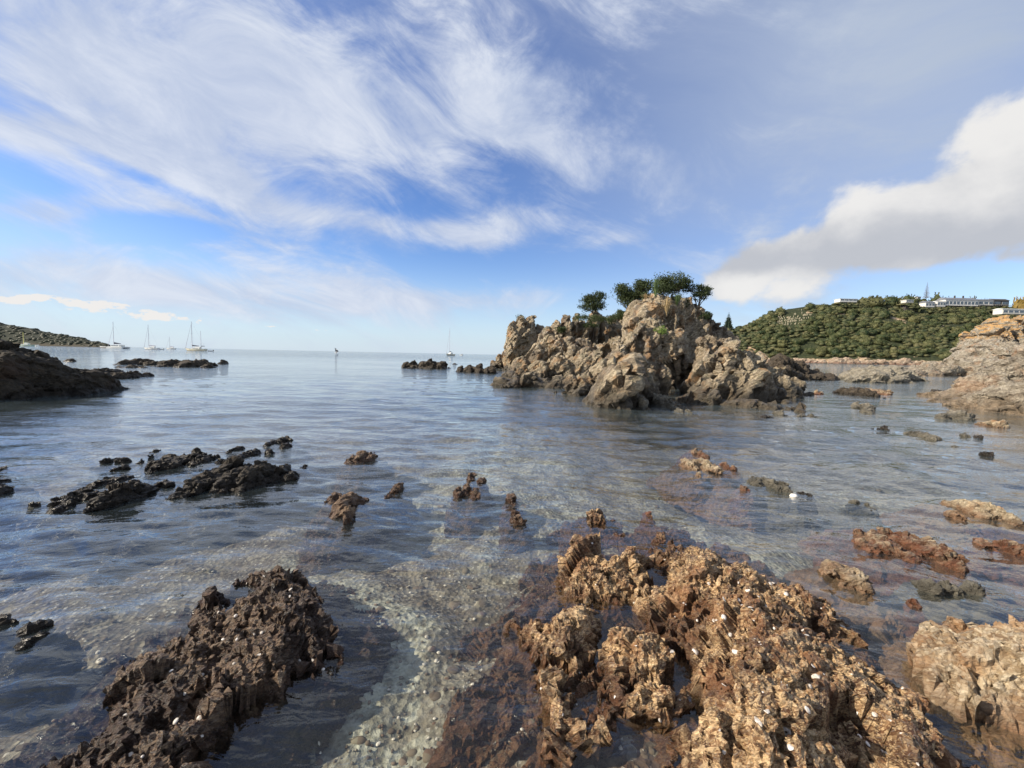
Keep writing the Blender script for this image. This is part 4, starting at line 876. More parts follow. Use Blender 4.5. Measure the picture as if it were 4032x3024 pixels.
# pampas plumes on the left shoulder of the hill
pl = MB()
for _ in range(190):
    px, py = rng.choice([(3020, 1268), (3100, 1262), (3155, 1252), (3130, 1275), (3045, 1275)]) + rng.normal(0, 1, 2) * [34, 9]
    tt = float(np.clip(rng.uniform(.45, .95), 0, 1)); q = hat(float(px), tt)
    best = min((abs(at_y(px, py, hat(float(px), s_)[1])[2] - hat(float(px), s_)[2]), s_) for s_ in np.linspace(.2, .95, 16))[1]; q = hat(float(px), float(best))
    h_ = rng.uniform(1.4, 3.0); lx = rng.uniform(-.5, .5)
    pl.tube([(q[0], q[1], q[2]), (q[0] + lx * .4, q[1], q[2] + h_ * .55), (q[0] + lx, q[1], q[2] + h_)], [.05, .30, .06], 4)
tag(pl.build('pampas_plumes', M['plume']), 'pale pampas plumes on the left shoulder of the green hill', 'pampas grass', kind='stuff')

# ------------------------------------------------------------------ houses on the ridge
M['wwall'] = plain('white_wall', (.62, .61, .57), .7, .04); M['dwall'] = plain('dark_wall', (.06, .055, .05), .7); M['roofm'] = plain('grey_roof', (.16, .17, .19), .5)
M['glass'] = plain('window_glass', (.10, .13, .16), .12); M['cream'] = plain('cream_wall', (.55, .53, .47), .7); M['wroof'] = plain('white_roof', (.62, .65, .66), .5)
def house(px0, px1, py_top, py_base, Y, label, wall='wwall', roof='roofm', wins=5, depth=9, roof_h=.25, deck=False, chim=(), over=.5, winh=(.3, .75)):
    cx = (px0 + px1) / 2; b_ = at_y(cx, py_base, Y); w = (px1 - px0) / FPX * Y; h_ = at_y(cx, py_top, Y)[2] - b_[2]
    e = empty('house', (b_[0], b_[1] + 0, b_[2]), label, 'house', None, 0)
    wh = h_ * (1 - roof_h)
    for xx in np.arange(-w / 2 - 1.5, w / 2 + 2, 1.7):
        for (dy, dz) in ((-3.4, -2.6), (-5.2, -4.6), (-7.5, -6.6)): HED.append((np.array([b_[0] + xx + rng.uniform(-.8, .8), b_[1] + dy, b_[2] + dz - rng.uniform(0, .9)]), rng.uniform(1.7, 2.7)))
    for yy in (1, 4, 7): HED.append((np.array([b_[0] - w / 2 - 1.6, b_[1] + yy, b_[2] - 2.6]), 2.3))
    wl = MB().box(-w / 2, w / 2, 0, depth, -.3, wh).build('wall', M[wall], e); MB().box(-w / 2 + .2, w / 2 - .2, .2, depth - .2, -9, -.303).build('shade_plinth', M['dwall'], e)  # dark box below the wall stands in for shaded undergrowth
    rf = MB(); y0, y1 = -over, depth + over; V = [(-w / 2 - over, y0, wh), (w / 2 + over, y0, wh), (w / 2 + over, y1, wh), (-w / 2 - over, y1, wh), (-w / 2 - over, y0, wh + .25), (w / 2 + over, y0, wh + .25), (w / 2 + over, y1, wh + .25), (-w / 2 - over, y1, wh + .25), (-w / 2 - over, (y0 + y1) / 2, h_), (w / 2 + over, (y0 + y1) / 2, h_)]
    rf.add(V, [(0, 3, 2, 1), (0, 1, 5, 4), (2, 3, 7, 6), (4, 5, 9, 8), (6, 7, 8, 9), (1, 2, 6, 9, 5), (3, 0, 4, 8, 7)])
    r_ = rf.build('roof', M[roof], e)
    for c_ in chim: MB().box(c_ * w - .5, c_ * w + .5, depth * .4, depth * .4 + 1, wh, h_ + 2.2).build('chimney', M['dwall'], r_)
    for i in range(wins):
        xx = -w / 2 + w * (i + .5) / wins; ww = w / wins * .36
        fr = MB().box(xx - ww - .12, xx + ww + .12, -.10, -.003, wh * winh[0] - .12, wh * winh[1] + .12).build('window', M['wwall'], e)
        MB().box(xx - ww, xx - .06, -.13, -.103, wh * winh[0], wh * winh[1]).build('pane', M['glass'], fr)
        MB().box(xx + .06, xx + ww, -.13, -.103, wh * winh[0], wh * winh[1]).build('pane', M['glass'], fr)
    if deck:
        d_ = MB().box(-w / 2 - .3, w / 2 + .3, -2.6, -.15, -.4, -.05); d_.build('deck', M['dwall'], e)
        rl = MB().box(-w / 2, w / 2, -2.6, -2.52, .85, .95)
        for i in range(int(w / 2) + 1): rl.box(-w / 2 + i * 2 - .04, -w / 2 + i * 2 + .04, -2.6, -2.52, -.05, .85)
        rl.build('railing', M['cream'], e)
    return e
YH = 438
HED = []
house(3308, 3374, 1176, 1188, YH + 12, 'modern white flat-roofed house alone on the ridge, left of the domed trees', 'wwall', 'wroof', 4, 8, .08, winh=(.45, .8))
house(3568, 3597, 1180, 1190, YH, 'small cream cottage half hidden in the ridge trees', 'cream', 'wroof', 3, 6, .1)
house(3612, 3626, 1167, 1174, YH + 26, 'tiny white gable behind the thin conifer', 'wwall', 'wroof', 1, 5, .2)
house(3644, 3679, 1184, 1208, YH, 'small white pavilion with dark roof, left of the long white house', 'wwall', 'roofm', 3, 7, .3)
house(3690, 3722, 1184, 1206, YH, 'white garage-like wing with white roof edge at the left of the long house', 'wwall', 'wroof', 3, 7, .15)
house(3722, 3850, 1170, 1205, YH + 2, 'long white house with grey roof, chimneys and deck along the ridge', 'wwall', 'roofm', 9, 10, .32, True, (-.1, .16))
house(3852, 3910, 1176, 1203, YH + 3, 'grey house section with large glazing, right of the long white house', 'cream', 'roofm', 3, 8, .25, True)
house(3911, 3971, 1175, 1204, YH + 5, 'dark timber house with a low dark roof at the right of the ridge row', 'dwall', 'dwall', 2, 8, .3, True)
house(3948, 4075, 1214, 1236, 392, 'low pale roofed house lower down the slope at the right edge', 'cream', 'wroof', 6, 8, .2)
tag(scatter_crowns('garden_hedges', HED, M['bushs']), 'dark garden scrub crowding the fronts of the houses on the ridge', 'hedges')
# rocky foot of the hill
def shore_ledge(label, x0, x1, step, ys, hts):
    bl = []
    for k_, x_ in enumerate(np.arange(x0, x1, step)):
        Yd = ys(x_); hor = 1397 + .0209 * (x_ - 2016); hm = hts[k_ % len(hts)] * rng.uniform(.35, 1.1); x_ = x_ + rng.uniform(-5, 5); wd_ = step * rng.uniform(.8, 1.5)
        bl.append((x_ - wd_, x_ + wd_, hor + EYE * FPX / Yd - hm * FPX / Yd, 0, 10, .25, Yd - 9))
    rock('shore_ledge', label, M['far_tan'], bl, 'rock ledge', rough=.6, voxel=.65)
M['far_tan'] = rock_mat('far_tan_stone', [(.14, .09, .06), (.25, .17, .11), (.34, .26, .19), (.45, .38, .30)], 5, (.2, 2.0), (.12, .065, .045), .8, .5, bd=.2)
ysf = lambda p: np.interp(p, [2780, 3000, 3400, 3900, 5200], [452, 420, 372, 345, 320])
shore_ledge('pale pinkish ledge of rocks at the foot of the hill, left part', 2960, 3360, 16, ysf, (4.2, 3.0, 3.6, 5.2, 2.6, 4.4, 3.1))
shore_ledge('pale ledge of rocks at the foot of the hill, right part', 3400, 3790, 16, ysf, (3.0, 4.8, 3.4, 5.6, 6.4, 4.2, 2.8))
bake()
for o in list(COL.objects): recentre(o)

# ------------------------------------------------------------------ boats
M['hullw'] = plain('white_gelcoat', (.80, .80, .76), .3, .03); M['navy'] = plain('navy_canvas', (.02, .025, .05), .8); M['alu'] = plain('mast_alloy', (.40, .40, .46), .4); M['boot'] = plain('dark_bottom_paint', (.05, .04, .035), .6)
M['green'] = plain('pale_green_paint', (.42, .52, .42), .4); M['yel'] = plain('yellow_mast', (.50, .46, .16), .5); M['rubber'] = plain('grey_rubber', (.10, .11, .14), .6); M['creamh'] = plain('cream_hull', (.66, .62, .48), .35, .04)
def hull_mb(L, B_, F_, x0=0, y0=0, z0=-.35, rake=.12, n=11):
    mb = MB(); V = []
    for i in range(n):
        t_ = i / (n - 1); b_ = B_ / 2 * (math.sin(min(t_ * 1.9, 1.571)) ** .8 * .999 + .001) * (1 - .25 * max(0, t_ - .6) / .4)
        sh = F_ * (1.18 - .28 * math.sin(t_ * math.pi * .8)); xx = -L / 2 + t_ * L; lo = -L / 2 + L * rake * (1 - t_) + t_ * L * (1 - .03)
        V += [(xx + x0, y0 - b_, sh), (lo + x0 if t_ < .5 else xx + x0 - L * .02, y0 - b_ * .72, z0), (lo + x0 if t_ < .5 else xx + x0 - L * .02, y0 + b_ * .72, z0), (xx + x0, y0 + b_, sh)]
    F = []
    for i in range(n - 1):
        a, b = i * 4, (i + 1) * 4
        F += [(a, a + 1, b + 1, b), (a + 1, a + 2, b + 2, b + 1), (a + 2, a + 3, b + 3, b + 2), (a + 3, a, b, b + 3)]
    F += [(3, 2, 1, 0), tuple((n - 1) * 4 + k for k in range(4))]
    return mb.add(V, F)
def boat_root(px, Y, label, cat, group=None, rot=0):
    q = at_y(px, 1400, Y); return empty('sailing_boat' if cat == 'yacht' else cat.replace(' ', '_'), (q[0], Y, 0), label, cat, group, rot)
def yacht(px0, px1, Y, mast_px, mast_top, label, hull='hullw', mast='alu', boomlen=.30, boomcol='navy', rot=0, L=None, stay=True, mizzen=None, cabin=.5, thick=.13):
    cx = (px0 + px1) / 2; s_ = Y / FPX; L = L or (px1 - px0) * s_; e = boat_root(cx, Y, label, 'yacht', 'moored yachts', rot)
    F_ = L * .085 + .25; hb = hull_mb(L, L * .28, F_).build('hull', M[hull], e)
    hull_mb(L * .93, L * .262, .12, .1, 0, -.36, .06).build('waterline_stripe', M['boot'], hb)
    c_ = MB().box(-L * .12, L * .22, -L * .075, L * .075, F_ * .8, F_ + .55); c_.box(.1, L * .25, -L * .06, L * .06, F_ + .5, F_ + .75 + cabin); cb = c_.build('cabin', M['hullw'], e)
    MB().box(-L * .08, L * .18, -L * .075 - .03, -L * .075 - .004, F_ + .15, F_ + .38).build('window', M['glass'], cb)
    mx = (mast_px - cx) * s_ if not rot else -L * .08; H = at_y(mast_px, mast_top, Y)[2]
    MB().tube([(mx, 0, F_ * .8), (mx, 0, H)], [thick * 1.1, thick * .8], 6).build('mast', M[mast], e)
    bz = F_ + 1.5
    if stay: MB().tube([(mx - .05, 0, H * .93), (-L / 2 + .2, 0, F_ * 1.15)], [.05, .10], 5).build('furled_jib', M['alu'], e)
    st = MB().tube([(mx, 0, H), (L / 2 - .2, 0, F_)], .018, 3)
    for sy in (-1, 1): st.tube([(mx, 0, H * .95), (mx + .2, sy * L * .11, F_)], .018, 3); st.tube([(mx, 0, H * .6), (mx, sy * 1.1, H * .6)], .04, 4)
    st.build('rigging', M['alu'], e)
    bl = L * boomlen; MB().tube([(mx + .1, 0, bz), (mx + bl, 0, bz + .1)], .08, 6).build('boom', M['alu'], e)
    MB().tube([(mx + .15, 0, bz + .5), (mx + bl * .5, 0, bz + .38), (mx + bl, 0, bz + .22)], [.34, .24, .14], 7).build('sail_cover', M[boomcol], e)
    if mizzen:
        zx = (mizzen[0] - cx) * s_; h2 = at_y(mizzen[0], mizzen[1], Y)[2]
        MB().tube([(zx, 0, F_), (zx, 0, h2)], [.11, .08], 6).build('mizzen_mast', M[mast], e)
        MB().tube([(zx + .1, 0, bz + .2), (zx + 2.2, 0, bz + .2)], [.24, .14], 6).build('mizzen_sail_cover', M[boomcol], e)
        MB().box(zx - 1.4, zx + 2.0, -.9, .9, bz + 1.7, bz + 1.78).build('sun_canopy', M['hullw'], e)
    MB().tube([(-L / 2 + .3, -.5, F_ * 1.15), (-L / 2 + .3, -.5, F_ * 1.15 + .7), (-L / 2 + .05, 0, F_ * 1.15 + .75), (-L / 2 + .3, .5, F_ * 1.15 + .7), (-L / 2 + .3, .5, F_ * 1.15)], .03, 4).build('pulpit', M['alu'], e)
    return e
yacht(730, 812, 250, 758, 1266, 'two-masted cream yacht with dark sail covers, rightmost of the left yacht group', 'creamh', mizzen=(793, 1303), boomlen=.33)
yacht(568, 627, 325, 588, 1279, 'single-masted white yacht with a pale boom, between the catamaran and the smallest yacht', boomcol='alu', boomlen=.48)
yacht(655, 693, 470, 670, 1326, 'smallest and farthest white yacht, just left of the two-masted one', boomcol='alu', boomlen=.45, thick=.11)
yacht(68, 134, 420, 97, 1309, 'pale green yacht with a yellow mast in front of the far wooded headland', 'green', 'yel', boomcol='green', stay=False, thick=.35)
yacht(1757, 1788, 330, 1770, 1291, 'lone white yacht seen end-on, anchored left of the sea stack', 'creamh', rot=R(68), L=12.5, boomlen=.25, thick=.11)
# catamaran
e = boat_root(454, 345, 'white catamaran with a dark sail bundle, leftmost of the group off the headland', 'catamaran', 'moored yachts')
for sy in (-3.2, 3.2): 
    h_ = hull_mb(19.5, 2.0, 1.5, 0, sy, -.35, .04).build('hull', M['hullw'], e)
    MB().box(-8.2, -3.4, sy - 1.03, sy - .99, .25, .8).build('hull_stripe', M['boot'], h_)
c_ = MB().box(-2, 8.5, -3.0, 3.0, .9, 1.7); c_.box(-1, 6.2, -2.6, 2.6, 1.7, 3.0).build('cabin', M['hullw'], e)
MB().box(-.6, 5.6, -2.66, -2.61, 2.1, 2.7).build('window', M['glass'], e)
MB().box(2.4, 8.4, -2.4, 2.4, 3.35, 3.45).build('cockpit_roof', M['hullw'], e)
for xx in (8.0, 6.6): MB().tube([(xx, -2.2, 1.6), (xx, -2.2, 3.35)], .05, 5).build('roof_post', M['alu'], e)
MB().box(-7, -2, -3, 3, .95, 1.02).build('trampoline', M['rubber'], e)
MB().tube([(-.8, 0, 1.6), (-.6, 0, 22.8)], [.17, .14], 6).build('mast', M['alu'], e)
MB().tube([(-.7, 0, 18.5), (-5.8, 0, 2.0)], [.06, .12], 5).build('furled_jib', M['alu'], e)
MB().tube([(-.6, 0, 22.5), (8.8, 0, 1.6)], .018, 3).build('rigging', M['alu'], e)
sc_ = MB(); sc_.add([(-.5, -.25, 3.9), (-.5, .25, 3.9), (5.4, -.12, 4.0), (5.4, .12, 4.0), (-.5, -.05, 5.4), (-.5, .05, 5.4), (5.4, -.05, 4.35), (5.4, .05, 4.35)], [(0, 1, 3, 2), (0, 2, 6, 4), (1, 5, 7, 3), (4, 6, 7, 5), (0, 4, 5, 1), (2, 3, 7, 6)])
sc_.build('sail_cover', M['navy'], e); MB().tube([(-.5, 0, 3.75), (5.8, 0, 3.85)], .09, 6).build('boom', M['alu'], e)
def dinghy(px, Y, label, L=3.0):
    e = boat_root(px, Y, label, 'dinghy', 'tender dinghies')
    pts = [(-L / 2, .0, .28), (-L * .3, -.55, .25), (L * .45, -.6, .22)]
    MB().tube(pts, [.14, .2, .2], 7).build('tube', M['rubber'], e); MB().tube([(p[0], -p[1], p[2]) for p in pts], [.14, .2, .2], 7).build('tube', M['rubber'], e)
    MB().box(-L * .32, L * .42, -.45, .45, .02, .12).build('floor', M['rubber'], e); MB().box(L * .40, L * .48, -.5, .5, .05, .45).build('transom', M['hullw'], e)
    MB().box(L * .48, L * .6, -.12, .12, .2, .85).build('outboard', M['boot'], e)
dinghy(636, 318, 'small grey dinghy trailing behind the single-masted yacht', 3.6); dinghy(829, 246, 'dark inflatable dinghy behind the two-masted yacht', 3.4)
def launch(px, Y, L, label):
    e = boat_root(px, Y, label, 'motor boat', None); hull_mb(L, L * .33, L * .13).build('hull', M['hullw'], e)
    c_ = MB().box(-L * .12, L * .3, -L * .12, L * .12, L * .12, L * .28).build('cabin', M['hullw'], e)
    MB().box(-L * .08, L * .26, -L * .12 - .03, -L * .12 - .004, L * .18, L * .25).build('window', M['glass'], c_)
    MB().box(-L * .15, L * .36, -L * .14, L * .14, L * .285, L * .30).build('cabin_roof', M['hullw'], e)
launch(1817, 440, 4.6, 'small white motor boat right of the lone yacht'); launch(146, 430, 6.4, 'white motor boat right of the green yacht, before the wooded headland')
# windsurfer
e = boat_root(1323, 372, 'windsurfing rig with a dark and white panelled sail out on open water', 'windsurf rig')
bd_ = MB(); bd_.tube([(-1.2, 0, .12), (-.6, 0, .08), (.8, 0, .08), (1.3, 0, .1)], [.08, .26, .28, .1], 8); bd_.build('board', M['hullw'], e)
mp_ = [Vector((-.2 - .9 * (k / 7) ** 1.0, 0, .15 + 4.6 * k / 7)) for k in range(8)]; MB().tube(mp_, [.035] * 8, 5).build('mast', M['navy'], e)
def leech(f): return Vector((-.2 - .9 * f + 2.9 * math.sin(min(1, (1 - f) * 1.15 + .05) * 1.5) * (1 - f * .15) * (1 if f > .18 else f / .18 * .6 + .4), .12, .45 + 4.4 * f * .98 + .15 * (1 - f)))
for k in range(6):
    a, b = k / 6, (k + 1) / 6; p0, p1 = mp_[0].lerp(mp_[-1], max(a, .06)), mp_[0].lerp(mp_[-1], b); q0, q1 = leech(max(a, .08)), leech(b)
    for (u, v) in ((0, .5), (.5, 1)):
        A_, B_, C_, D_ = p0.lerp(q0, u), p0.lerp(q0, v), p1.lerp(q1, v), p1.lerp(q1, u); t_ = Vector((0, .02, 0))
        MB().add([A_, B_, C_, D_, A_ + t_, B_ + t_, C_ + t_, D_ + t_], [(0, 1, 2, 3), (7, 6, 5, 4), (0, 4, 5, 1), (1, 5, 6, 2), (2, 6, 7, 3), (3, 7, 4, 0)]).build('sail_panel', M['navy' if (k + (u > 0)) % 3 != 1 else 'hullw'], e)
MB().tube([(-.45, -.02, 1.5), (.4, .25, 1.5), (1.6, .1, 1.55)], .03, 5).build('boom', M['alu'], e)
M['suit'] = plain('dark_wetsuit', (.03, .03, .04), .7); M['skin'] = plain('skin', (.45, .28, .2), .6); M['hair'] = plain('dark_hair', (.04, .03, .02), .8)
def person_mesh():
    J = [(0, 0, .98), (0, 0, 1.2), (.02, 0, 1.45), (0, 0, 1.55), (-.02, 0, 1.70), (-.14, -.05, .92), (-.22, -.1, .55), (-.25, -.12, .12), (.14, .05, .92), (.28, 0, .56), (.34, 0, .12), (-.12, -.14, 1.42), (-.28, .0, 1.35), (-.42, .2, 1.42), (.12, .14, 1.42), (.14, .25, 1.3), (.05, .42, 1.45), (-.32, -.2, .1), (.28, -.1, .1)]
    E = [(0, 1), (1, 2), (2, 3), (3, 4), (0, 5), (5, 6), (6, 7), (0, 8), (8, 9), (9, 10), (2, 11), (11, 12), (12, 13), (2, 14), (14, 15), (15, 16), (7, 17), (10, 18)]
    Rr = [.14, .13, .15, .06, .10, .09, .065, .045, .09, .065, .045, .06, .045, .03, .06, .045, .03, .035, .035]
    me = bpy.data.meshes.new('person'); me.from_pydata(J, E, []); o = link('person', me, M['suit'])
    o.modifiers.new('s', 'SKIN'); sv_ = me.skin_vertices[0].data
    for i, r_ in enumerate(Rr): sv_[i].radius = (r_, r_ * .85)
    sv_[0].use_root = True; sd = o.modifiers.new('u', 'SUBSURF'); sd.levels = 1
    dg = bpy.context.evaluated_depsgraph_get(); m2 = bpy.data.meshes.new_from_object(o.evaluated_get(dg)); o.modifiers.clear(); o.data = m2
    m2.materials.clear(); m2.materials.append(M['suit']); return o
pr = person_mesh(); q = e.location; pr.location = (q.x + .35, q.y - .35, .05); tag(pr, 'person in a dark wetsuit leaning back as they hold the windsurf boom', 'person')
V, F = ico(2); link('face', mesh_np('face', V * [.085, .09, .11] + [-.03, 0, 1.70], F, True), M['skin'], pr); link('hair', mesh_np('hair', V * [.10, .10, .09] + [-.01, -.01, 1.75], F, True), M['hair'], pr)

# ------------------------------------------------------------------ plants on the sea stack
def drop(bvh, x_, y_, z_=20):
    h = bvh.ray_cast(Vector((x_, y_, z_)), Vector((0, 0, -1))); return h[0].z if h[0] is not None else None
def leaves_np(C, size, up=.3, seed=1):
    r_ = np.random.default_rng(seed); n = len(C); a = r_.normal(size=(n, 3)); a[:, 2] += up; a /= np.linalg.norm(a, axis=1)[:, None]
    b = r_.normal(size=(n, 3)); b -= a * (a * b).sum(1)[:, None]; b /= np.linalg.norm(b, axis=1)[:, None]; s_ = size * r_.uniform(.6, 1.3, n)[:, None]
    V = np.stack([C - a * s_, C + b * s_ * .42, C + a * s_, C - b * s_ * .42], 1).reshape(-1, 3); return V, np.arange(n * 4).reshape(-1, 4)
def shrub(name, px, py_base, py_top, w_px, Y, label, cat, clusters=80, per=50, lsize=.05, mat='leaf', limbs=True, lean=0, hollow=.35, seed=3, low=.25, fill=.15):
    b_ = at_y(px, py_base, Y); H = at_y(px, py_top, Y)[2] - b_[2]; W_ = w_px / FPX * Y / 2
    zr = drop(bS, b_[0], b_[1]); z0 = min(b_[2], zr if zr is not None else b_[2])
    if not limbs and zr is not None and 0 < b_[2] - zr < 1.6: b_[2] = zr - .05      # sits on the rock itself
    e = empty(name, (b_[0], b_[1], b_[2]), label, cat)
    r_ = np.random.default_rng(seed); cz = H * (low + (1 - low) / 2); rz = H * (1 - low) / 2
    tips = []; lob = r_.normal(size=(9, 3)); lob[:, 2] = lob[:, 2] * .55 + .2; lob /= np.linalg.norm(lob, axis=1)[:, None]; lw = r_.uniform(.7, 1.12, 9)
    subs = []                                     # the crown is several uneven clumps, not one ball
    for k in range(7 if limbs else 4):
        a = r_.uniform(0, 6.283); q_ = r_.uniform(.3, .8); f = r_.uniform(-.6, .85)
        subs.append((math.cos(a) * W_ * q_ + lean * f * .35, math.sin(a) * W_ * .7 * q_, cz + f * rz * .75, W_ * r_.uniform(.34, .6), rz * r_.uniform(.3, .5)))
    for _ in range(clusters):
        sx_, sy_, sz_, ra, rb = subs[r_.integers(0, len(subs))]
        d = r_.normal(size=3); d /= np.linalg.norm(d); rr = r_.uniform(hollow, 1) ** .5 * r_.uniform(.8, 1.15)
        tips.append((sx_ + d[0] * ra * rr, sy_ + d[1] * ra * rr, sz_ + d[2] * rb * rr))
    if limbs:
        tb = MB(); dz = z0 - b_[2] - .15; tb.tube([(0, 0, dz), (.02 + lean * .1, 0, H * low * .5), (lean * .25, 0, H * low * 1.1)], [.07, .055, .045], 6)
        forks = []
        for k in range(7):
            a = k / 7 * 6.283 + r_.uniform(-.3, .3); f = (math.cos(a) * W_ * .5, math.sin(a) * W_ * .4, H * r_.uniform(low + .12, low + .4)); forks.append(f)
            tb.tube([(lean * .15, 0, H * low * .7), (f[0] * .45, f[1] * .45, f[2] * .75), f], [.038, .028, .018], 5)
        for t_ in tips[::2]:
            f = min(forks, key=lambda q_: (q_[0] - t_[0]) ** 2 + (q_[1] - t_[1]) ** 2 + (q_[2] - t_[2]) ** 2); mid_ = [(f[i] + t_[i]) / 2 + r_.uniform(-.04, .04) for i in range(3)]
            tb.tube([f, mid_, t_], [.014, .010, .005], 4)
        tb.build('trunk', M['bark'], e)
    per = int(per); C = np.repeat(np.array(tips), per, 0); C = C + r_.normal(size=C.shape) * [W_ * fill, W_ * fill, W_ * fill * .6]
    V, F = leaves_np(C, lsize, .5, seed); link('foliage', mesh_np('foliage', V, F), M[mat], e); return e
shrub('shrub_tree', 2338, 1258, 1148, 106, 36.5, 'small round dark-leaved tree, leftmost on the sea stack', 'tree', 130, 42, .075, seed=5, low=.2)
shrub('shrub_tree', 2470, 1238, 1094, 132, 29, 'wind-swept dark tree leaning right, second from the left on the sea stack', 'tree', 170, 44, .07, lean=.9, seed=6, low=.1)
shrub('shrub_tree', 2632, 1195, 1078, 150, 27.5, 'dense dark bush crowning the summit of the sea stack', 'bush', 150, 48, .06, seed=7, low=.0, hollow=.1)
shrub('shrub_tree', 2745, 1245, 1085, 130, 27.5, 'open sparse-crowned tree, rightmost on the sea stack', 'tree', 130, 26, .06, seed=8, low=.25, fill=.08)
shrub('hanging_bush', 2780, 1262, 1218, 54, 26.5, 'small dark bush hanging below the rightmost tree of the stack', 'bush', 30, 30, .055, limbs=False, seed=9, low=0)
shrub('low_shrub', 2602, 1300, 1262, 70, 22.2, 'bright green succulent clump halfway up the face of the stack', 'plant', 30, 22, .045, 'leaf2', False, seed=10, low=0)
shrub('low_shrub', 2052, 1258, 1232, 74, 45, 'low dark green mat on top of the leftmost pillar of the stack', 'plant', 36, 30, .07, 'leaf', False, seed=11, low=0)
shrub('low_shrub', 2300, 1272, 1240, 90, 34, 'dark green mat below the small round tree, left side', 'plant', 40, 30, .06, 'leaf', False, seed=12, low=0)
shrub('low_shrub', 2370, 1275, 1244, 84, 33, 'dark green mat at the foot of the small round tree, right side', 'plant', 40, 30, .06, 'leaf', False, seed=13, low=0)
shrub('low_shrub', 2415, 1285, 1236, 74, 30, 'olive shrub in the dip between the two left trees', 'plant', 44, 30, .055, 'leaf', False, seed=14, low=0)
shrub('low_shrub', 2470, 1262, 1225, 60, 28, 'brownish shrub under the leaning tree', 'plant', 30, 26, .05, 'leaf', False, seed=15, low=0)
for (a_, b_c, c_d, w_, y_, lb) in [(2450, 1262, 1222, 64, 30, 'dark scrub in the notch below the leaning tree on the stack'), (2700, 1215, 1172, 70, 27, 'dark scrub at the root of the rightmost tree on the stack'), (2560, 1195, 1150, 60, 27, 'dark scrub under the left side of the summit bush'), (2795, 1300, 1255, 50, 26, 'dark scrub creeping down the right flank of the stack'), (2215, 1262, 1234, 60, 35.5, 'thin green scrub on the orange-topped crest of the stack'), (2330, 1262, 1236, 60, 36, 'dark scrub wrapped round the trunk of the small round tree')]:
    shrub('low_shrub', a_, b_c, c_d, w_, y_, lb, 'plant', 40, 30, .06, 'leaf', False, seed=int(a_), low=0)
def tussock(px, py_base, py_top, w_px, Y, label, cat, n, mat, wid=.03, arch=1.0, seed=1):
    b_ = at_y(px, py_base, Y); H = at_y(px, py_top, Y)[2] - b_[2]; W_ = w_px / FPX * Y / 2; e = empty(cat.replace(' ', '_') + '_clump', tuple(b_), label, cat)
    r_ = np.random.default_rng(seed); V = []; F = []
    for _ in range(n):
        a = r_.uniform(0, 6.283); sp = r_.uniform(.1, 1) * W_; hh = H * r_.uniform(.55, 1.0) * (1 - .35 * (sp / W_) * arch); c_, s_ = math.cos(a), math.sin(a); b0 = len(V)
        for k in range(6):
            f = k / 5; rr = sp * f ** 1.4; zz = hh * (math.sin(f * (1.571 + .7 * arch * sp / W_))) ; w_ = wid * (1 - f) * .5 + .003
            V += [(c_ * rr - s_ * w_, s_ * rr + c_ * w_, zz), (c_ * rr + s_ * w_, s_ * rr - c_ * w_, zz)]
            if k: F.append((b0 + 2 * k - 2, b0 + 2 * k - 1, b0 + 2 * k + 1, b0 + 2 * k))
    link('leaves', mesh_np('leaves', V, F), M[mat], e); return e
tussock(2580, 1178, 1085, 70, 26.2, 'tall upright green flax clump on the left of the stack summit', 'flax', 90, 'flax', .05, .4, 1)
tussock(2625, 1245, 1150, 90, 25.2, 'straw-coloured dry grass tussock spilling down from the summit of the stack', 'dry grass', 130, 'dry', .03, 1.3, 2)
tussock(2665, 1205, 1140, 100, 25.8, 'arching grey-green grass tussock right of the straw-coloured one', 'grass', 100, 'flax', .025, 1.3, 3)
tussock(2540, 1180, 1150, 50, 26.5, 'small brown grass tuft at the left shoulder of the summit', 'dry grass', 60, 'dry', .025, 1.0, 4)

# ------------------------------------------------------------------ shells and pebbles
m, g = new_mat('shell'); P = g.n('ShaderNodeNewGeometry').outputs['Position']
finish(g, g.mix(g.mr(g.noise(P, 60, 4, .6), .35, .65), (.38, .33, .28), (.70, .66, .60)), .45); M['shell'] = m
def shell_mesh(seed, kind):
    r_ = random.Random(seed); V = []; F = []; n = 11
    if kind == 'cup':
        for ring, (rr, zz) in enumerate(((1, 0), (.72, .22), (.3, .36))):
            for k in range(n):
                a = k / n * 6.283; q_ = rr * (1 + .06 * (k % 2)) * (1 - .25 * max(0, -math.cos(a))); V.append((math.cos(a) * q_, math.sin(a) * q_ * .8, zz + r_.uniform(-.02, .02)))
        V.append((0, 0, .4)); F = [(i * n + k, i * n + (k + 1) % n, (i + 1) * n + (k + 1) % n, (i + 1) * n + k) for i in range(2) for k in range(n)] + [(2 * n + k, 2 * n + (k + 1) % n, 3 * n) for k in range(n)]
    elif kind == 'ring':
        for (rr, zz) in ((1, 0), (.8, .16), (.5, .26), (.22, .22), (.2, .08)):
            for k in range(n): a = k / n * 6.283; V.append((math.cos(a) * rr, math.sin(a) * rr * .78, zz))
        F = [(i * n + k, i * n + (k + 1) % n, (i + 1) * n + (k + 1) % n, (i + 1) * n + k) for i in range(4) for k in range(n)]
    else:
        m_ = 6; P_ = [(math.cos(k / m_ * 6.283) * r_.uniform(.5, 1.1), math.sin(k / m_ * 6.283) * r_.uniform(.35, .8)) for k in range(m_)]
        V = [(a, b, .12 * a * a) for a, b in P_] + [(a * .9, b * .9, .12 * a * a + .14) for a, b in P_]; F = [tuple(range(m_ - 1, -1, -1)), tuple(range(m_, 2 * m_))] + [(k, (k + 1) % m_, m_ + (k + 1) % m_, m_ + k) for k in range(m_)]
    me = bpy.data.meshes.new('shell'); me.from_pydata(V, [], F); me.materials.append(M['shell']); return me
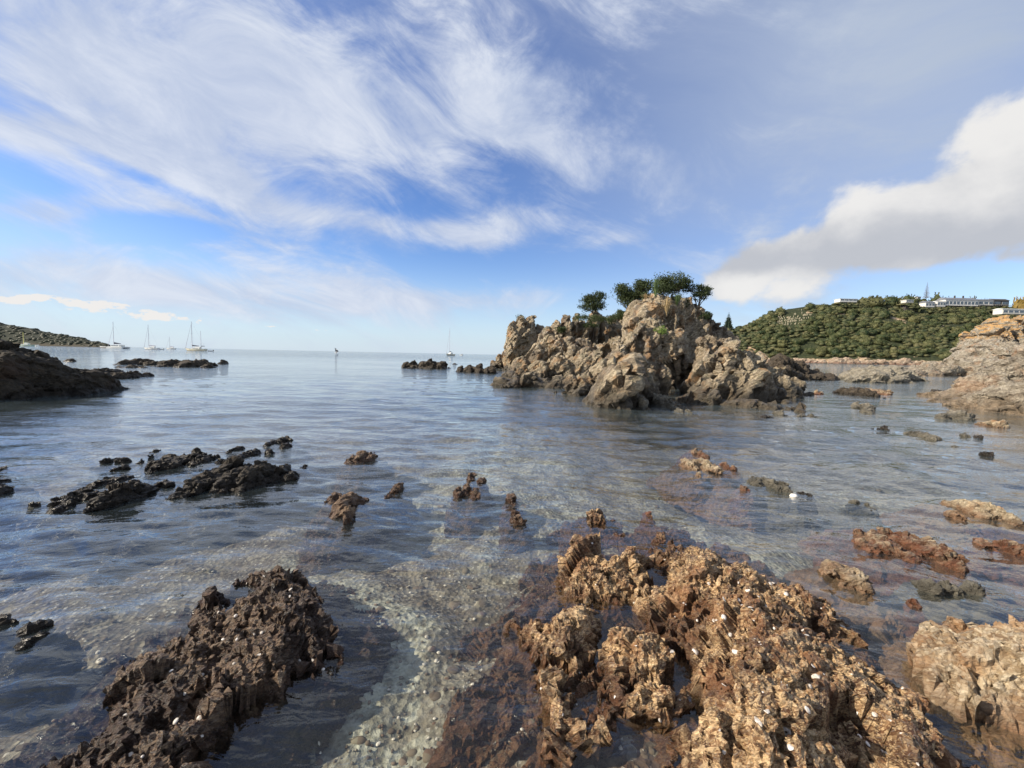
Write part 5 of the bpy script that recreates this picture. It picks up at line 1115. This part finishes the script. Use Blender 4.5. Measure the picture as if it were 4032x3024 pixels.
SHELL = {k: [shell_mesh(i, k) for i in range(3)] for k in ('cup', 'ring', 'chip')}
def put_shell(p, nrm, size, kind, label, group):
    o = bpy.data.objects.new('shell_fragment' if kind == 'chip' else 'shell', random.choice(SHELL[kind])); COL.objects.link(o)
    nv = (Vector(nrm) * .6 + Vector((random.uniform(-.3, .3), random.uniform(-.3, .3), .5))).normalized()
    o.rotation_euler = (nv.to_track_quat('Z', 'Y') @ Matrix.Rotation(random.uniform(0, 6.28), 3, 'Z').to_quaternion()).to_euler(); o.location = Vector(p) + nv * size * .08; o.scale = (size,) * 3
    tag(o, label, 'shell', group)
def on_reef(bv, px, py):
    d = Vector(ray(px, py)); h = bv.ray_cast(Vector(CAM), d, 8)
    return (h[0], h[1]) if h[0] is not None and h[0].z > -.02 else None
big = [(770, 430), (860, 430), (900, 410), (860, 490), (505, 520), (590, 530), (610, 560), (655, 570), (505, 620), (280, 545), (340, 815), (210, 820), (570, 815), (1010, 900), (980, 1150), (750, 1160), (700, 1220), (880, 1360), (120, 1450), (1180, 675), (975, 725), (540, 720), (420, 430), (1030, 960), (640, 470), (450, 640)]
LBR = 'white shell fragment caught among the golden rocks of the right foreground reef'; LBL = 'pale shell fragment lying on the dark brown left foreground reef'
for (a, b) in big:
    h = on_reef(bR, 2500 + .6926 * a, 2000 + .6926 * b)
    if h: put_shell(h[0], h[1], random.uniform(.012, .022), random.choice(('cup', 'chip')), LBR, 'shells on the right reef')
h = on_reef(bR, 2500 + .6926 * 862, 2000 + .6926 * 1275)
if h: put_shell(h[0], h[1], .026, 'ring', 'large white ring-shaped shell low on the right foreground reef', None)
for _ in range(105):
    px, py = rng.uniform(2050, 3750), rng.uniform(2130, 3010); h = on_reef(bR, px, py)
    if h and h[1].z > .1: put_shell(h[0], h[1], rng.uniform(.005, .013), random.choice(('cup', 'chip', 'chip', 'chip')), LBR, 'shells on the right reef')
for _ in range(70):
    px, py = rng.uniform(200, 1340), rng.uniform(2230, 3010); h = on_reef(bL, px, py)
    if h and h[1].z > .1: put_shell(h[0], h[1], rng.uniform(.006, .015), random.choice(('cup', 'chip')), LBL, 'shells on the left reef')
def on_bed(px, py):
    z_ = -.3
    for _ in range(6): q_ = ground(px, py, z_); z_ = float(bed_z(np.array([q_[0]]), np.array([q_[1]]))[0])
    return (q_[0], q_[1], z_ + .008)
for (px, py, s_, lb) in [(293, 2616, .05, 'largest white keyhole limpet shell under water left of the dark reef'), (395, 2606, .03, 'white ring shell next to the largest keyhole shell under water'), (157, 2748, .038, 'white ring shell under water nearest the lower left corner'), (673, 2358, .028, 'pale domed shell under water beyond the dark reef'),
                          (655, 2240, .018, 'small ring shell far out under water, upper one beyond the left reef'), (1957, 2828, .026, 'ring shell on the brown shelf left of the right reef'), (1268, 2925, .024, 'ring shell under water right of the dark reef'), (1213, 2814, .018, 'small round ring shell under water right of the dark reef')]:
    put_shell(on_bed(px, py), (0, 0, 1), s_, 'ring', lb, None)
for _ in range(170):
    px, py = rng.uniform(100, 2700), rng.uniform(2050, 3010); p_ = on_bed(px, py)
    if on_reef(bL, px, py) or on_reef(bR, px, py): continue
    put_shell(p_, (0, 0, 1), rng.uniform(.007, .018), random.choice(('cup', 'chip')), 'small white shell lying on the bed of the shallow foreground water', 'shells under the shallow water')
Vs, Fs, b = [], [], 0; Vi, Fi = ico(1)
for _ in range(1500):
    px, py = rng.uniform(-200, 4200), 3100 - rng.uniform(0, 1) ** 1.6 * 1250; q = on_bed(px, py); s_ = rng.uniform(.005, .013) * rng.choice([1, 1, 1.5])
    V = Vi * (s_ * np.array([rng.uniform(.8, 1.4), rng.uniform(.7, 1.1), rng.uniform(.4, .8)])) * rng.uniform(.8, 1.15, (len(Vi), 1)) + np.array(q) - [0, 0, .004]
    if V[:, 2].max() > -.01: continue
    Vs.append(V); Fs.append(Fi + b); b += len(Vi)
Vj, Fj = ico(2)
for _ in range(900):
    px, py = rng.uniform(-100, 4100), 3080 - rng.uniform(0, 1) ** 1.4 * 1200; q = on_bed(px, py); s_ = (.010 + .03 * rng.random() ** 3) * min(2.0, .6 + q[1] / 6)
    dn = Vj @ rng.normal(size=(3, 5)); V = Vj * (1 + .16 * np.sign(np.sin(dn * 2.2)).sum(1) / 5 + .1 * rng.uniform(-1, 1, len(Vj)))[:, None] * (s_ * np.array([rng.uniform(.8, 1.5), rng.uniform(.7, 1.2), rng.uniform(.35, .7)])) + np.array(q) - [0, 0, .01]
    if V[:, 2].max() > -.015: continue
    Vs.append(V); Fs.append(Fj + b); b += len(Vj)
m, g = new_mat('pebbles'); P = g.n('ShaderNodeNewGeometry').outputs['Position']
c3 = g.sep(g.vor(P, 18).outputs['Color'])
finish(g, g.ramp(c3[0], [(0, (.05, .035, .025)), (.35, (.12, .09, .065)), (.6, (.18, .16, .12)), (.85, (.11, .06, .04)), (1, (.34, .31, .26))]), .8)
tag(link('pebbles', mesh_np('pebbles', np.vstack(Vs), np.vstack(Fs)), m), 'pebbles strewn over the bed of the shallow foreground water', 'pebbles', kind='stuff')
